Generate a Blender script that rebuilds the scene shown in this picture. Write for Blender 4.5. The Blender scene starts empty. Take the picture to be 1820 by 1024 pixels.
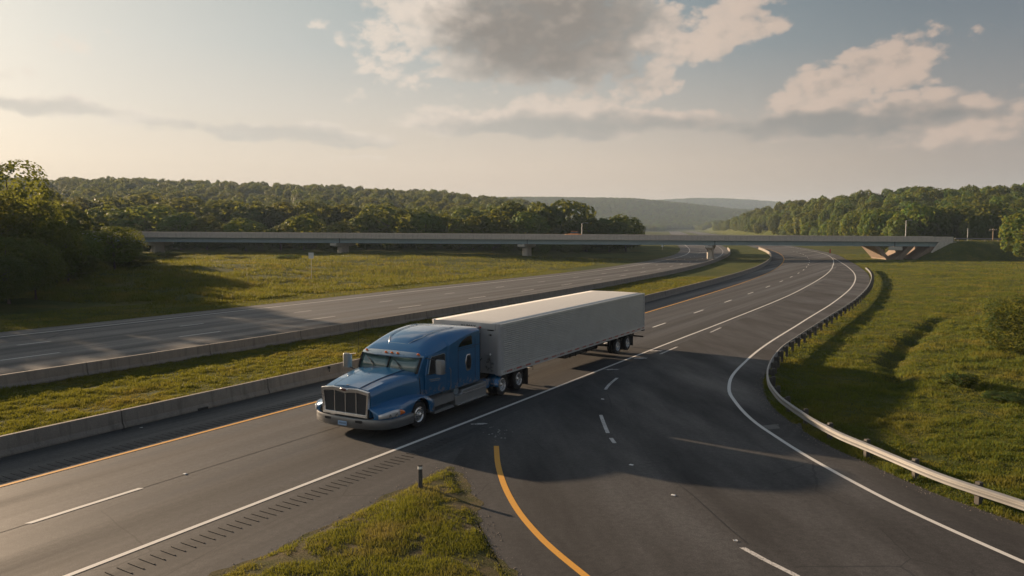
import bpy, math, random
import numpy as np
from mathutils import Vector, Matrix

R = math.radians
scene = bpy.context.scene
COL = scene.collection
rng = np.random.default_rng(11)
random.seed(5)

# ------------------------------------------------------------------ camera
F, H, YH = 1350.0, 8.5, 404.0
PITCH = math.atan((512 - YH) / F)
cp, sp = math.cos(PITCH), math.sin(PITCH)
cam = bpy.data.cameras.new('camera')
cam_o = bpy.data.objects.new('camera', cam)
COL.objects.link(cam_o)
cam.sensor_width = 36.0
cam.lens = 36.0 * F / 1820.0
cam.clip_start = 0.1
cam.clip_end = 60000
cam_o.location = (0, 0, H)
cam_o.rotation_euler = (math.pi / 2 - PITCH, 0, 0)
scene.camera = cam_o


def G(x, y, z=0.0):
    """ground point (at height z) seen at a photo pixel"""
    cx, cy = (x - 910) / F, (512 - y) / F
    d = (cx, cp + cy * sp, -sp + cy * cp)
    t = (z - H) / d[2]
    return (t * d[0], t * d[1], z)


# ------------------------------------------------------------------ tags
def tag(o, label=None, cat=None, group=None, kind=None):
    if label: o['label'] = label
    if cat: o['category'] = cat
    if group: o['group'] = group
    if kind: o['kind'] = kind
    return o


def empty(name, loc=(0, 0, 0), rz=0.0):
    o = bpy.data.objects.new(name, None)
    o.empty_display_size = 0.3
    COL.objects.link(o)
    o.location = loc
    o.rotation_euler = (0, 0, rz)
    return o


# ------------------------------------------------------------------ mesh helpers
class MB:
    def __init__(self):
        self.v, self.f = [], []

    def add(self, vs, fs):
        n = len(self.v)
        self.v += [tuple(map(float, p)) for p in vs]
        self.f += [tuple(n + i for i in f) for f in fs]
        return self

    def box(self, x0, x1, y0, y1, z0, z1):
        x0, x1 = min(x0, x1), max(x0, x1); y0, y1 = min(y0, y1), max(y0, y1); z0, z1 = min(z0, z1), max(z0, z1)
        vs = [(x0, y0, z0), (x1, y0, z0), (x1, y1, z0), (x0, y1, z0), (x0, y0, z1), (x1, y0, z1), (x1, y1, z1), (x0, y1, z1)]
        return self.add(vs, [(0, 3, 2, 1), (4, 5, 6, 7), (0, 1, 5, 4), (1, 2, 6, 5), (2, 3, 7, 6), (3, 0, 4, 7)])

    def obox(self, c, ax, ay, az):
        """oriented box: centre and three half-axis vectors"""
        c, ax, ay, az = map(Vector, (c, ax, ay, az))
        vs = [c + sx * ax + sy * ay + sz * az for sz in (-1, 1) for sx, sy in ((-1, -1), (1, -1), (1, 1), (-1, 1))]
        return self.add(vs, [(0, 3, 2, 1), (4, 5, 6, 7), (0, 1, 5, 4), (1, 2, 6, 5), (2, 3, 7, 6), (3, 0, 4, 7)])

    def loft(self, secs, closed=True, caps=True):
        n = len(secs[0]); b = len(self.v)
        vs = [p for s in secs for p in s]; fs = []
        for i in range(len(secs) - 1):
            for j in range(n if closed else n - 1):
                k = (j + 1) % n
                fs.append((i * n + j, i * n + k, (i + 1) * n + k, (i + 1) * n + j))
        if caps and closed:
            fs.append(tuple(range(n))[::-1]); fs.append(tuple((len(secs) - 1) * n + j for j in range(n)))
        return self.add(vs, fs)

    def prism_x(self, pts, x0, x1):      # polygon in (y,z) swept along x
        return self.loft([[(x0, y, z) for y, z in pts], [(x1, y, z) for y, z in pts]])

    def prism_y(self, pts, y0, y1):      # polygon in (x,z) swept along y
        return self.loft([[(x, y0, z) for x, z in pts], [(x, y1, z) for x, z in pts]])

    def prism_z(self, pts, z0, z1):
        return self.loft([[(x, y, z0) for x, y in pts], [(x, y, z1) for x, y in pts]])

    def tube(self, path, r, n=8, caps=True):
        path = [Vector(p) for p in path]
        rs = r if isinstance(r, (list, tuple)) else [r] * len(path)
        secs = []
        for i, p in enumerate(path):
            t = (path[min(i + 1, len(path) - 1)] - path[max(i - 1, 0)]).normalized()
            a = t.cross(Vector((0, 0, 1)))
            if a.length < 1e-3: a = Vector((1, 0, 0))
            a.normalize(); c = t.cross(a)
            secs.append([p + rs[i] * (math.cos(2 * math.pi * j / n) * a + math.sin(2 * math.pi * j / n) * c) for j in range(n)])
        return self.loft(secs, True, caps)

    def lathe_x(self, prof, c, n=28, sgn=1):   # prof: (radius, x offset) list around an axis parallel to x
        secs = []
        for r, dx in prof:
            secs.append([(c[0] + sgn * dx, c[1] + r * math.cos(2 * math.pi * j / n), c[2] + r * math.sin(2 * math.pi * j / n)) for j in range(n)])
        return self.loft(secs, True, False)

    def grid(self, P):
        m, n = len(P), len(P[0])
        return self.add([p for row in P for p in row],
                        [(i * n + j, i * n + j + 1, (i + 1) * n + j + 1, (i + 1) * n + j) for i in range(m - 1) for j in range(n - 1)])

    def build(self, name, mat, parent=None, smooth=None, bevel=0.0, subsurf=0, solid=0.0, seg=2, fix=True):
        me = bpy.data.meshes.new(name)
        me.from_pydata(self.v, [], self.f)
        me.validate()
        if fix:
            import bmesh
            bm = bmesh.new(); bm.from_mesh(me)
            bmesh.ops.remove_doubles(bm, verts=bm.verts, dist=1e-5)
            bmesh.ops.recalc_face_normals(bm, faces=bm.faces)
            bm.to_mesh(me); bm.free()
        me.materials.append(mat)
        if smooth is not None:
            me.polygons.foreach_set('use_smooth', [True] * len(me.polygons))
            me.set_sharp_from_angle(angle=R(smooth))
        o = bpy.data.objects.new(name, me)
        COL.objects.link(o)
        if parent: o.parent = parent
        if solid:
            m = o.modifiers.new('solid', 'SOLIDIFY'); m.thickness = solid; m.offset = -1
        if bevel:
            m = o.modifiers.new('bevel', 'BEVEL'); m.width = bevel; m.segments = seg; m.limit_method = 'ANGLE'; m.angle_limit = R(40)
        if subsurf:
            m = o.modifiers.new('subsurf', 'SUBSURF'); m.levels = m.render_levels = subsurf
        return o


def np_mesh(name, V, Fc, mat, parent=None, smooth=False, attr=None):
    """fast mesh from numpy arrays; Fc is (n,3) or (n,4)"""
    V = np.asarray(V, np.float32); Fc = np.asarray(Fc, np.int32)
    me = bpy.data.meshes.new(name)
    me.vertices.add(len(V)); me.vertices.foreach_set('co', V.ravel())
    k = Fc.shape[1]
    me.loops.add(Fc.size); me.loops.foreach_set('vertex_index', Fc.ravel())
    me.polygons.add(len(Fc)); me.polygons.foreach_set('loop_start', np.arange(0, Fc.size, k, dtype=np.int32))
    if smooth: me.polygons.foreach_set('use_smooth', np.ones(len(Fc), bool))
    if attr is not None:
        a = me.attributes.new('tone', 'FLOAT', 'POINT'); a.data.foreach_set('value', np.asarray(attr, np.float32))
    me.update(calc_edges=True); me.validate()
    if mat: me.materials.append(mat)
    o = bpy.data.objects.new(name, me)
    COL.objects.link(o)
    if parent: o.parent = parent
    return o


def pchip(xs, ys):
    xs = np.array(xs, float); ys = np.array(ys, float)
    h = np.diff(xs); d = np.diff(ys) / h; m = np.zeros_like(xs)
    m[0], m[-1] = d[0], d[-1]
    for i in range(1, len(xs) - 1):
        if d[i - 1] * d[i] <= 0: m[i] = 0
        else:
            w1, w2 = 2 * h[i] + h[i - 1], h[i] + 2 * h[i - 1]
            m[i] = (w1 + w2) / (w1 / d[i - 1] + w2 / d[i])

    def f(x):
        x = np.asarray(x, float)
        i = np.clip(np.searchsorted(xs, x) - 1, 0, len(xs) - 2)
        t = (x - xs[i]) / h[i]
        lo, hi = x < xs[0], x > xs[-1]
        r = (ys[i] * (1 + 2 * t) * (1 - t) ** 2 + h[i] * m[i] * t * (1 - t) ** 2 + ys[i + 1] * t * t * (3 - 2 * t) + h[i] * m[i + 1] * t * t * (t - 1))
        r = np.where(lo, ys[0] + m[0] * (x - xs[0]), r)
        return np.where(hi, ys[-1] + m[-1] * (x - xs[-1]), r)
    return f


def sstep(a, b, x):
    t = np.clip((np.asarray(x, float) - a) / (b - a), 0, 1)
    return t * t * (3 - 2 * t)


# smooth 2-D value noise for terrain and growth patterns
_perm = np.random.default_rng(3).random((64, 64))


def vnoise(x, y):
    x = np.asarray(x, float); y = np.asarray(y, float)
    xi, yi = np.floor(x).astype(int), np.floor(y).astype(int)
    fx, fy = x - xi, y - yi
    fx = fx * fx * (3 - 2 * fx); fy = fy * fy * (3 - 2 * fy)
    g = lambda a, b: _perm[a % 64, b % 64]
    return (g(xi, yi) * (1 - fx) + g(xi + 1, yi) * fx) * (1 - fy) + (g(xi, yi + 1) * (1 - fx) + g(xi + 1, yi + 1) * fx) * fy


# ------------------------------------------------------------------ materials
class NT:
    def __init__(self, name, world=False):
        if world:
            self.owner = bpy.data.worlds.new(name)
        else:
            self.owner = bpy.data.materials.new(name)
        self.owner.use_nodes = True
        self.nt = self.owner.node_tree
        self.nt.nodes.clear()

    def n(self, typ, **kw):
        nd = self.nt.nodes.new(typ)
        for k, v in kw.items():
            if k == 'inp':
                for i, val in v.items():
                    s = nd.inputs[i]
                    if isinstance(val, bpy.types.NodeSocket): self.nt.links.new(val, s)
                    else:
                        if hasattr(s.default_value, '__len__') and len(s.default_value) == 4 and len(val) == 3: val = (*val, 1)
                        s.default_value = val
            else: setattr(nd, k, v)
        return nd

    def math(self, op, a, b=0.0, c=None, clamp=False):
        d = {0: a, 1: b}
        if c is not None: d[2] = c
        return self.n('ShaderNodeMath', operation=op, use_clamp=clamp, inp=d).outputs[0]

    def mix(self, fac, a, b, blend='MIX'):
        nd = self.n('ShaderNodeMix', data_type='RGBA', blend_type=blend)
        for i, v in ((0, fac), (6, a), (7, b)):
            if isinstance(v, bpy.types.NodeSocket): self.nt.links.new(v, nd.inputs[i])
            else: nd.inputs[i].default_value = v if i == 0 else (*v[:3], 1)
        return nd.outputs[2]

    def noise(self, vec, scale, detail=3.0, rough=0.55, dist=0.0, out=0):
        return self.n('ShaderNodeTexNoise', inp={'Vector': vec, 'Scale': scale, 'Detail': detail, 'Roughness': rough, 'Distortion': dist}).outputs[out]

    def ramp(self, fac, stops, interp='LINEAR'):
        nd = self.n('ShaderNodeValToRGB'); self.nt.links.new(fac, nd.inputs[0])
        cr = nd.color_ramp; cr.interpolation = interp
        while len(cr.elements) < len(stops): cr.elements.new(0.5)
        for e, (p, c) in zip(cr.elements, stops):
            e.position = p
            e.color = (*c, 1) if hasattr(c, '__len__') else (c, c, c, 1)
        return nd.outputs[0]

    def coord(self, kind='Object'):
        return self.n('ShaderNodeTexCoord').outputs[kind]

    def mapping(self, vec, scale=(1, 1, 1), rot=(0, 0, 0), loc=(0, 0, 0)):
        return self.n('ShaderNodeMapping', inp={0: vec, 1: loc, 2: rot, 3: scale}).outputs[0]

    def bump(self, h, strength=0.3, dist=0.05):
        return self.n('ShaderNodeBump', inp={'Height': h, 'Strength': strength, 'Distance': dist}).outputs[0]

    def bsdf(self, **kw):
        d = {}
        for k, v in kw.items(): d[k.replace('_', ' ')] = v
        return self.n('ShaderNodeBsdfPrincipled', inp=d)

    def out(self, sh, vol=None):
        o = self.n('ShaderNodeOutputMaterial')
        if sh is not None: self.nt.links.new(sh, o.inputs[0])
        if vol is not None: self.nt.links.new(vol, o.inputs[1])
        return self.owner


ROAD_A = math.atan(0.6)      # heading of the near road from +Y toward +X


def m_simple(name, col, rough=0.5, metal=0.0, coat=0.0, var=0.15, scale=6.0, bump=0.0, spec=0.5):
    t = NT(name); co = t.coord()
    nz = t.noise(co, scale, 4)
    c = t.mix(nz, tuple(x * (1 - var) for x in col), tuple(min(1, x * (1 + var)) for x in col))
    rr = t.n('ShaderNodeMapRange', inp={0: nz, 3: max(0.02, rough - 0.08), 4: min(1, rough + 0.08)}).outputs[0]
    kw = dict(Base_Color=c, Roughness=rr, Metallic=metal, Coat_Weight=coat, Specular_IOR_Level=spec)
    if bump: kw['Normal'] = t.bump(t.noise(co, scale * 6, 4), bump, 0.02)
    return t.out(t.bsdf(**kw).outputs[0])


def m_asphalt(name, dark=1.0, streak=True, along=ROAD_A, warm=0.0):
    t = NT(name); co = t.coord()
    v = t.mapping(co, rot=(0, 0, along))            # after this y runs along the road
    fine = t.noise(co, 26.0, 2, 0.7)
    mid = t.noise(co, 5.5, 4, 0.65)
    long = t.noise(t.mapping(v, scale=(0.62, 0.010, 1) if streak else (0.30, 0.07, 1)), 1.0, 4, 0.6)
    big = t.noise(co, 0.11, 4, 0.6)
    a = tuple(x * dark for x in (0.022 + warm, 0.0225, 0.0235)); b = tuple(x * dark for x in (0.084 + warm, 0.080, 0.076))
    c = t.mix(t.ramp(long, [(0.34, 0.0), (0.66, 1.0)]), a, b)
    c = t.mix(t.math('MULTIPLY', t.ramp(big, [(0.35, 0.0), (0.7, 1.0)]), 0.35), c, tuple(x * dark for x in (0.05, 0.047, 0.044)))
    c = t.mix(0.75, c, t.ramp(fine, [(0.28, 0.25), (0.5, 0.5), (0.74, 0.95)]), 'OVERLAY')
    c = t.mix(0.5, c, t.ramp(mid, [(0.3, 0.2), (0.7, 0.8)]), 'OVERLAY')
    if streak == 'lanes':      # polished wheel paths along the two lanes
        sp_ = t.n('ShaderNodeSeparateXYZ', inp={0: v}).outputs
        off_ = t.math('MULTIPLY', t.math('SUBTRACT', t.noise(t.mapping(v, scale=(.2, .03, 1)), 1.0, 3), .5), 1.6)
        ph = t.math('COSINE', t.math('ADD', t.math('MULTIPLY', t.math('ADD', sp_[0], 26.97 - 1.05), 2 * math.pi / 2.1), off_))
        near = t.n('ShaderNodeMapRange', inp={0: sp_[1], 1: 60.0, 2: 110.0, 3: 1.0, 4: 0.0}).outputs[0]
        wp = t.math('MULTIPLY', t.math('MULTIPLY', t.math('MULTIPLY_ADD', ph, .5, .5), near), t.n('ShaderNodeMapRange', inp={0: t.noise(t.mapping(v, scale=(.5, .05, 1)), 1.0, 3), 1: .3, 2: .7, 3: .15, 4: .75}).outputs[0])
        c = t.mix(wp, c, tuple(x * dark for x in (0.027, 0.027, 0.028)))
        st = t.ramp(t.noise(t.mapping(v, scale=(1.1, .16, 1)), 1.0, 4, .6), [(.62, 0.0), (.72, .55)])
        c = t.mix(t.math('MULTIPLY', st, near), c, (0.018, 0.018, 0.018))
    # fine cracks
    cr = t.n('ShaderNodeTexVoronoi', feature='DISTANCE_TO_EDGE', inp={'Vector': t.mix(0.12, co, t.noise(co, 1.3, 5, out=1)), 'Scale': 0.22}).outputs[0]
    crm = t.math('MULTIPLY', t.math('LESS_THAN', cr, 0.0035), t.math('GREATER_THAN', t.noise(co, 0.16, 2), 0.53))
    c = t.mix(t.math('MULTIPLY', crm, 0.6), c, (0.012, 0.012, 0.013))
    rgh = t.n('ShaderNodeMapRange', inp={0: t.ramp(long, [(0.34, 0.0), (0.66, 1.0)]), 3: 0.88, 4: 0.58}).outputs[0]
    return t.out(t.bsdf(Base_Color=c, Roughness=rgh, Specular_IOR_Level=0.34, Normal=t.bump(fine, 0.35, 0.012)).outputs[0])


def m_paint_line(name, col, wear=0.5):
    t = NT(name); co = t.coord()
    n1 = t.noise(co, 16.0, 4, 0.75); n2 = t.noise(co, 1.1, 3)
    k = t.math('ADD', n1, t.math('MULTIPLY', n2, 0.35))
    m = t.ramp(k, [(wear, 1.0), (wear + 0.09, 0.0)])
    c = t.mix(t.math('MULTIPLY', m, 0.75), tuple(col), (0.07, 0.068, 0.064))
    c = t.mix(0.25, c, t.ramp(t.noise(co, 30, 2), [(0.3, 0.3), (0.7, 0.7)]), 'OVERLAY')
    return t.out(t.bsdf(Base_Color=c, Roughness=0.7, Normal=t.bump(n1, 0.3, 0.01)).outputs[0])


def m_concrete(name, col=(0.30, 0.275, 0.24), streak=True, dirt=0.5):
    t = NT(name); co = t.coord()
    n1 = t.noise(co, 1.4, 5, 0.65); n2 = t.noise(co, 22, 3)
    c = t.mix(n1, tuple(x * 0.72 for x in col), tuple(x * 1.15 for x in col))
    if streak:
        st = t.noise(t.mapping(co, scale=(2.6, 2.6, 0.22)), 1.0, 4, 0.7)
        c = t.mix(t.math('MULTIPLY', t.ramp(st, [(0.5, 0.0), (0.68, 1.0)]), dirt), c, tuple(x * 0.42 for x in col))
    c = t.mix(0.35, c, t.ramp(n2, [(0.3, 0.3), (0.7, 0.7)]), 'OVERLAY')
    return t.out(t.bsdf(Base_Color=c, Roughness=0.86, Normal=t.bump(t.math('ADD', n1, n2), 0.35, 0.02)).outputs[0])


def m_ground(name):
    t = NT(name); co = t.coord()
    n1 = t.noise(co, 0.10, 7, 0.68); n2 = t.noise(co, 0.9, 6, 0.75); n3 = t.noise(co, 9, 4, 0.7)
    c = t.ramp(n1, [(0.32, (0.036, 0.056, 0.012)), (0.5, (0.078, 0.090, 0.019)), (0.68, (0.140, 0.120, 0.030))])
    c = t.mix(t.ramp(n2, [(0.35, 0.0), (0.75, 0.8)]), c, (0.045, 0.058, 0.014))
    c = t.mix(0.5, c, t.ramp(n3, [(0.3, 0.25), (0.7, 0.75)]), 'OVERLAY')
    return t.out(t.bsdf(Base_Color=c, Roughness=0.95, Specular_IOR_Level=0.1, Normal=t.bump(t.math('ADD', n2, t.math('MULTIPLY', n3, 0.5)), 1.0, 0.35)).outputs[0])


def m_soil(name):
    t = NT(name); co = t.coord()
    n1 = t.noise(co, 0.9, 5, 0.65); n3 = t.noise(co, 18, 4, 0.7)
    c = t.ramp(n1, [(0.35, (0.055, 0.060, 0.016)), (0.6, (0.11, 0.088, 0.048))])
    c = t.mix(0.6, c, t.ramp(n3, [(0.3, 0.2), (0.7, 0.8)]), 'OVERLAY')
    return t.out(t.bsdf(Base_Color=c, Roughness=0.95, Specular_IOR_Level=0.1, Normal=t.bump(n3, 0.9, 0.05)).outputs[0])


def m_leaf(name, a, b, rough=0.6, trans=0.35, rnd=0.25, scale=0.35, dry=None):
    """foliage / grass: two tones mixed by growth noise, per-object variation, light passing through"""
    t = NT(name); co = t.coord()
    oi = t.n('ShaderNodeObjectInfo').outputs['Random']
    at = t.n('ShaderNodeAttribute', attribute_name='tone').outputs['Fac']
    k = t.math('ADD', t.math('MULTIPLY', at, 0.75), t.math('MULTIPLY', t.math('SUBTRACT', t.noise(co, scale, 3), 0.38), 0.9), clamp=True)
    c = t.mix(k, a, b)
    if dry:
        c = t.mix(t.ramp(t.noise(co, scale * 0.45, 4, 0.6), [(0.48, 0.0), (0.66, 0.75)]), c, dry)
    c = t.n('ShaderNodeHueSaturation', inp={'Hue': t.n('ShaderNodeMapRange', inp={0: oi, 3: 0.5 - 0.018, 4: 0.5 + 0.02}).outputs[0],
                                             'Saturation': 1.0, 'Value': t.n('ShaderNodeMapRange', inp={0: oi, 3: 1 - rnd, 4: 1 + rnd}).outputs[0], 'Color': c}).outputs[0]
    p = t.bsdf(Base_Color=c, Roughness=rough, Specular_IOR_Level=0.12)
    tr = t.n('ShaderNodeBsdfTranslucent', inp={0: t.mix(0.5, c, (0.30, 0.26, 0.03), 'MIX')})
    mx = t.n('ShaderNodeMixShader', inp={0: trans, 1: p.outputs[0], 2: tr.outputs[0]})
    return t.out(mx.outputs[0])


def m_bark():
    t = NT('bark'); co = t.coord()
    n = t.noise(t.mapping(co, scale=(5, 5, 0.8)), 1.0, 5, 0.7)
    return t.out(t.bsdf(Base_Color=t.mix(n, (0.04, 0.03, 0.022), (0.14, 0.11, 0.085)), Roughness=0.9, Normal=t.bump(n, 0.6, 0.05)).outputs[0])


def m_car_paint():
    t = NT('blue_paint'); co = t.coord('Object')
    n1 = t.noise(co, 0.8, 4); n2 = t.noise(co, 7, 5, 0.7)
    c = t.mix(n1, (0.001, 0.105, 0.262), (0.0015, 0.135, 0.33))
    sep = t.n('ShaderNodeSeparateXYZ', inp={0: co}).outputs
    # chipped, scuffed paint along the lower edge of the cab; road film above it
    low = t.math('MULTIPLY', t.ramp(sep[2], [(1.18 / 4, 1.0), (1.6 / 4, 0.0)]) if False else t.n('ShaderNodeMapRange', inp={0: sep[2], 1: 1.22, 2: 1.62, 3: 1.0, 4: 0.0}).outputs[0],
                 t.n('ShaderNodeMapRange', inp={0: sep[1], 1: 0.0, 2: -0.6, 3: 0.0, 4: 1.0}).outputs[0])
    chips = t.math('MULTIPLY', low, t.ramp(t.noise(co, 4.0, 5, 0.7), [(0.53, 0.0), (0.58, 1.0)]))
    c = t.mix(t.math('MULTIPLY', chips, 0.8), c, (0.34, 0.29, 0.24))
    film = t.math('MULTIPLY', t.ramp(n2, [(0.4, 0.0), (0.8, 1.0)]), 0.05)
    c = t.mix(film, c, (0.10, 0.095, 0.085))
    return t.out(t.bsdf(Base_Color=c, Roughness=t.n('ShaderNodeMapRange', inp={0: n2, 3: 0.26, 4: 0.42}).outputs[0], Metallic=0.3, Specular_IOR_Level=0.5, Coat_Weight=1.0, Coat_IOR=1.6, Coat_Roughness=0.1).outputs[0])


def m_glass(name, col, rough=0.06):
    t = NT(name); co = t.coord()
    n = t.noise(co, 2.0, 4)
    return t.out(t.bsdf(Base_Color=t.mix(n, tuple(x * 0.8 for x in col), tuple(x * 1.2 for x in col)), Roughness=rough, Specular_IOR_Level=0.9, Coat_Weight=0.6, Coat_Roughness=0.03).outputs[0])


def m_tape():
    t = NT('reflective_tape'); co = t.coord()
    y = t.n('ShaderNodeSeparateXYZ', inp={0: co}).outputs[1]
    s = t.math('GREATER_THAN', t.math('FRACT', t.math('MULTIPLY', y, 1 / 0.95)), 0.55)
    g = t.noise(co, 9, 4)
    c = t.mix(s, (0.42, 0.06, 0.04), (0.50, 0.48, 0.45))
    c = t.mix(t.ramp(g, [(0.4, 0.0), (0.62, 0.8)]), c, (0.24, 0.225, 0.20))
    return t.out(t.bsdf(Base_Color=c, Roughness=0.45).outputs[0])


M = dict(
    asphalt=m_asphalt('asphalt', 1.08, streak='lanes'), asphalt_old=m_asphalt('asphalt_grey', 1.35), asphalt_ramp=m_asphalt('asphalt_ramp', 0.86, streak=False, along=-0.12, warm=0.001),
    asphalt_shoulder=m_asphalt('asphalt_shoulder', 0.72), patch=m_simple('asphalt_patch', (0.12, 0.115, 0.105), 0.85, var=0.4, scale=4),
    tar=m_simple('tar', (0.014, 0.014, 0.015), 0.7),
    white=m_paint_line('white_line', (0.62, 0.60, 0.56), 0.40), white_worn=m_paint_line('worn_white_line', (0.55, 0.53, 0.50), 0.58),
    yellow=m_paint_line('yellow_line', (0.62, 0.30, 0.035), 0.44),
    concrete=m_concrete('barrier_concrete', (0.225, 0.20, 0.17), dirt=0.6), bridge_conc=m_concrete('bridge_concrete', (0.56, 0.50, 0.44), dirt=0.35),
    pier_conc=m_concrete('pier_concrete', (0.60, 0.56, 0.49), dirt=0.3), steel_blue=m_simple('blue_grey_steel', (0.27, 0.36, 0.39), 0.55, 0.0, var=0.12, scale=0.8),
    ground=m_ground('grassland'), soil=m_soil('gore_soil'),
    grass=m_leaf('grass_blades', (0.033, 0.064, 0.010), (0.122, 0.150, 0.020), trans=0.4, scale=0.5, rnd=0.0, dry=(0.20, 0.155, 0.035)),
    grass_gore=m_leaf('gore_blades', (0.050, 0.082, 0.012), (0.150, 0.170, 0.020), trans=0.4, scale=0.9, rnd=0.0, dry=(0.26, 0.18, 0.085)),
    leaf=m_leaf('leaves', (0.036, 0.082, 0.016), (0.105, 0.165, 0.026), scale=0.25, trans=0.5),
    leaf_dark=m_leaf('dark_leaves', (0.027, 0.062, 0.016), (0.074, 0.122, 0.024), scale=0.25, trans=0.5),
    leaf_pale=m_leaf('pale_leaves', (0.050, 0.086, 0.016), (0.115, 0.150, 0.026), scale=0.3),
    leaf_far=m_leaf('far_leaves', (0.028, 0.050, 0.014), (0.070, 0.100, 0.022), scale=0.2, rnd=0.35),
    bark=m_bark(),
    paint=m_car_paint(), chrome=m_simple('bright_metal', (0.70, 0.70, 0.69), 0.22, 0.9, var=0.12, scale=3), dullmetal=m_simple('dull_aluminium', (0.26, 0.27, 0.275), 0.42, 0.6, var=0.2, scale=2),
    bumper=m_simple('bumper_metal', (0.165, 0.172, 0.178), 0.32, 0.6, var=0.25, scale=2.5), visor=m_simple('visor_metal', (0.30, 0.38, 0.44), 0.3, 0.6, coat=0.3),
    black=m_simple('black_rubber', (0.016, 0.016, 0.017), 0.8, var=0.3, scale=5), blackmetal=m_simple('black_frame', (0.022, 0.022, 0.024), 0.55, 0.2, var=0.3),
    mesh=m_simple('grille_mesh', (0.085, 0.086, 0.090), 0.5, 0.4, var=0.35, scale=40, bump=0.6),
    glass=m_glass('windscreen_glass', (0.085, 0.150, 0.150)), darkglass=m_glass('dark_glass', (0.010, 0.010, 0.010)),
    lamp=m_simple('lamp_lens', (0.62, 0.63, 0.64), 0.15, 0.35, coat=0.8), amber=m_simple('amber_lens', (0.75, 0.17, 0.02), 0.2, coat=0.6),
    plate=m_simple('number_plate', (0.30, 0.46, 0.68), 0.45, var=0.25, scale=14), badge=m_simple('badge', (0.10, 0.035, 0.035), 0.3, 0.3),
    trailer=m_simple('trailer_metal', (0.52, 0.53, 0.515), 0.40, 0.2, var=0.16, scale=1.6), trailer_front=m_simple('trailer_front_panel', (0.40, 0.41, 0.42), 0.5, 0.35, var=0.22, scale=1.3),
    trailer_roof=m_simple('trailer_roof', (0.62, 0.60, 0.56), 0.5, 0.1), tape=m_tape(),
    rail=m_simple('galvanised_rail', (0.28, 0.277, 0.27), 0.5, 0.4, var=0.18, scale=1.2), wood=m_simple('weathered_post', (0.075, 0.068, 0.06), 0.85, var=0.35, scale=7, bump=0.4),
    pole=m_simple('galvanised_pole', (0.30, 0.31, 0.31), 0.5, 0.4), brownwood=m_simple('pole_wood', (0.20, 0.14, 0.08), 0.85, var=0.3),
    signwhite=m_simple('sign_face', (0.72, 0.72, 0.70), 0.5, var=0.06), orange=m_simple('orange_paint', (0.90, 0.34, 0.05), 0.3, coat=0.6), red=m_simple('red_paint', (0.40, 0.05, 0.03), 0.5),
    rumble=m_simple('rumble_rib', (0.034, 0.033, 0.032), 0.85), litter=m_simple('litter_paper', (0.7, 0.69, 0.66), 0.7),
)

# ------------------------------------------------------------------ road geometry: X as a function of depth
fW = pchip([-60, 17.95, 32.2, 54.58, 67.65, 100, 160, 239, 334, 700, 2400], [-57.7, -10.87, -2.25, 11.05, 18.92, 37.6, 67.5, 98.5, 121.6, 197, 540])
fY = pchip([-60, 24.37, 36.1, 67.65, 160, 239, 334, 700, 2400], [-67.5, -16.83, -9.78, 9.1, 56, 84.5, 108.5, 184, 527])
fM = pchip([-60, 21.23, 65, 160, 239, 334, 700, 2400], [-63.0, -13.92, 12.45, 62, 91.5, 115, 190.5, 533.5])
fB1 = pchip([-60, 27.69, 38.07, 67.65, 160, 239, 334, 700, 2400], [-71.4, -19.07, -12.88, 4.75, 52.5, 81, 105, 180, 523])
fB2 = pchip([-60, 39.42, 53.18, 60.56, 100, 160, 241, 358, 700, 2400], [-88, -26.94, -18.1, -13.7, 9.0, 39, 69, 98.5, 168, 511])
fLR = lambda z: fB2(z) - 2.4
fLA = pchip([-60, 54.36, 65.77, 100, 160, 239, 382, 700, 2400], [-107, -35.75, -28.0, -6.5, 27.5, 58.6, 90.3, 155, 498])
fLB = pchip([-60, 48.05, 62.08, 100, 160, 239, 382, 700, 2400], [-98, -32.74, -23.6, 0.8, 32.3, 62.5, 94.0, 159, 502])
fLW = pchip([-60, 58.45, 67.25, 100, 160, 239, 382, 700, 2400], [-114, -39.73, -34.0, -13.5, 23, 54.8, 86.5, 151, 494])
fLE = lambda z: fLW(z) - 3.6
_w = lambda z, o: float(fW(z)) + o
fRW = pchip([-60, -30, -10, 5, 18.7, 23.58, 29.24, 32.7, 37.69, 41.16, 48.25, 67.65, 85, 110, 135, 160, 185, 215], [68, 43, 27.5, 18.8, 13.02, 11.64, 10.82, 10.62, 11.05, 11.95, 15.1, 25.99, _w(85, 6.9), _w(110, 6.5), _w(135, 5.3), _w(160, 3.5), _w(185, 1.7), _w(215, 0.25)])
_sc = (8.5 - 0.6) / 7.75
fG = pchip([-60, -30, -10, 8, 21.55, 23.92, 25.5, 27.07, 29.1, 31.4, 34.2, 37.4, 40.9, 43.9, 49.4, 54.7, 62.9, 85, 110, 135, 160, 185, 215],
           [73, 48, 32, 20.3, 14.75, 13.75, 13.38, 13.05, 12.62, 12.46, 12.52, 12.98, 13.95, 15.1, 17.66, 20.7, 25.6, _w(85, 9.6), _w(110, 9.1), _w(135, 8.0), _w(160, 6.3), _w(185, 4.7), _w(215, 3.5)])
fRE = lambda z: fG(z) - 0.28
fRY = pchip([-60, -20, 0, 9, 14.5, 17.95, 20.28, 22.6, 24.93, 27.08, 29.24], [62, 30, 14, 7, 3.6, 1.79, 0.77, 0.09, -0.32, -0.53, -0.62])
fGL = pchip([-60, 17.95, 20.09, 22.37, 24.65, 26.56], [-52.5, -7.15, -5.8, -4.45, -3.2, -2.21])
fGR = pchip([-60, -20, 0, 9, 14.5, 17.95, 21.28, 24.1, 26.56], [60, 28, 12.3, 5.2, 1.7, -0.07, -0.97, -1.6, -2.21])
fS = lambda z: fW(z) + np.interp(z, [-60, 26, 30, 160, 400], [4.6, 4.6, 2.9, 3.2, 3.2])

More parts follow.
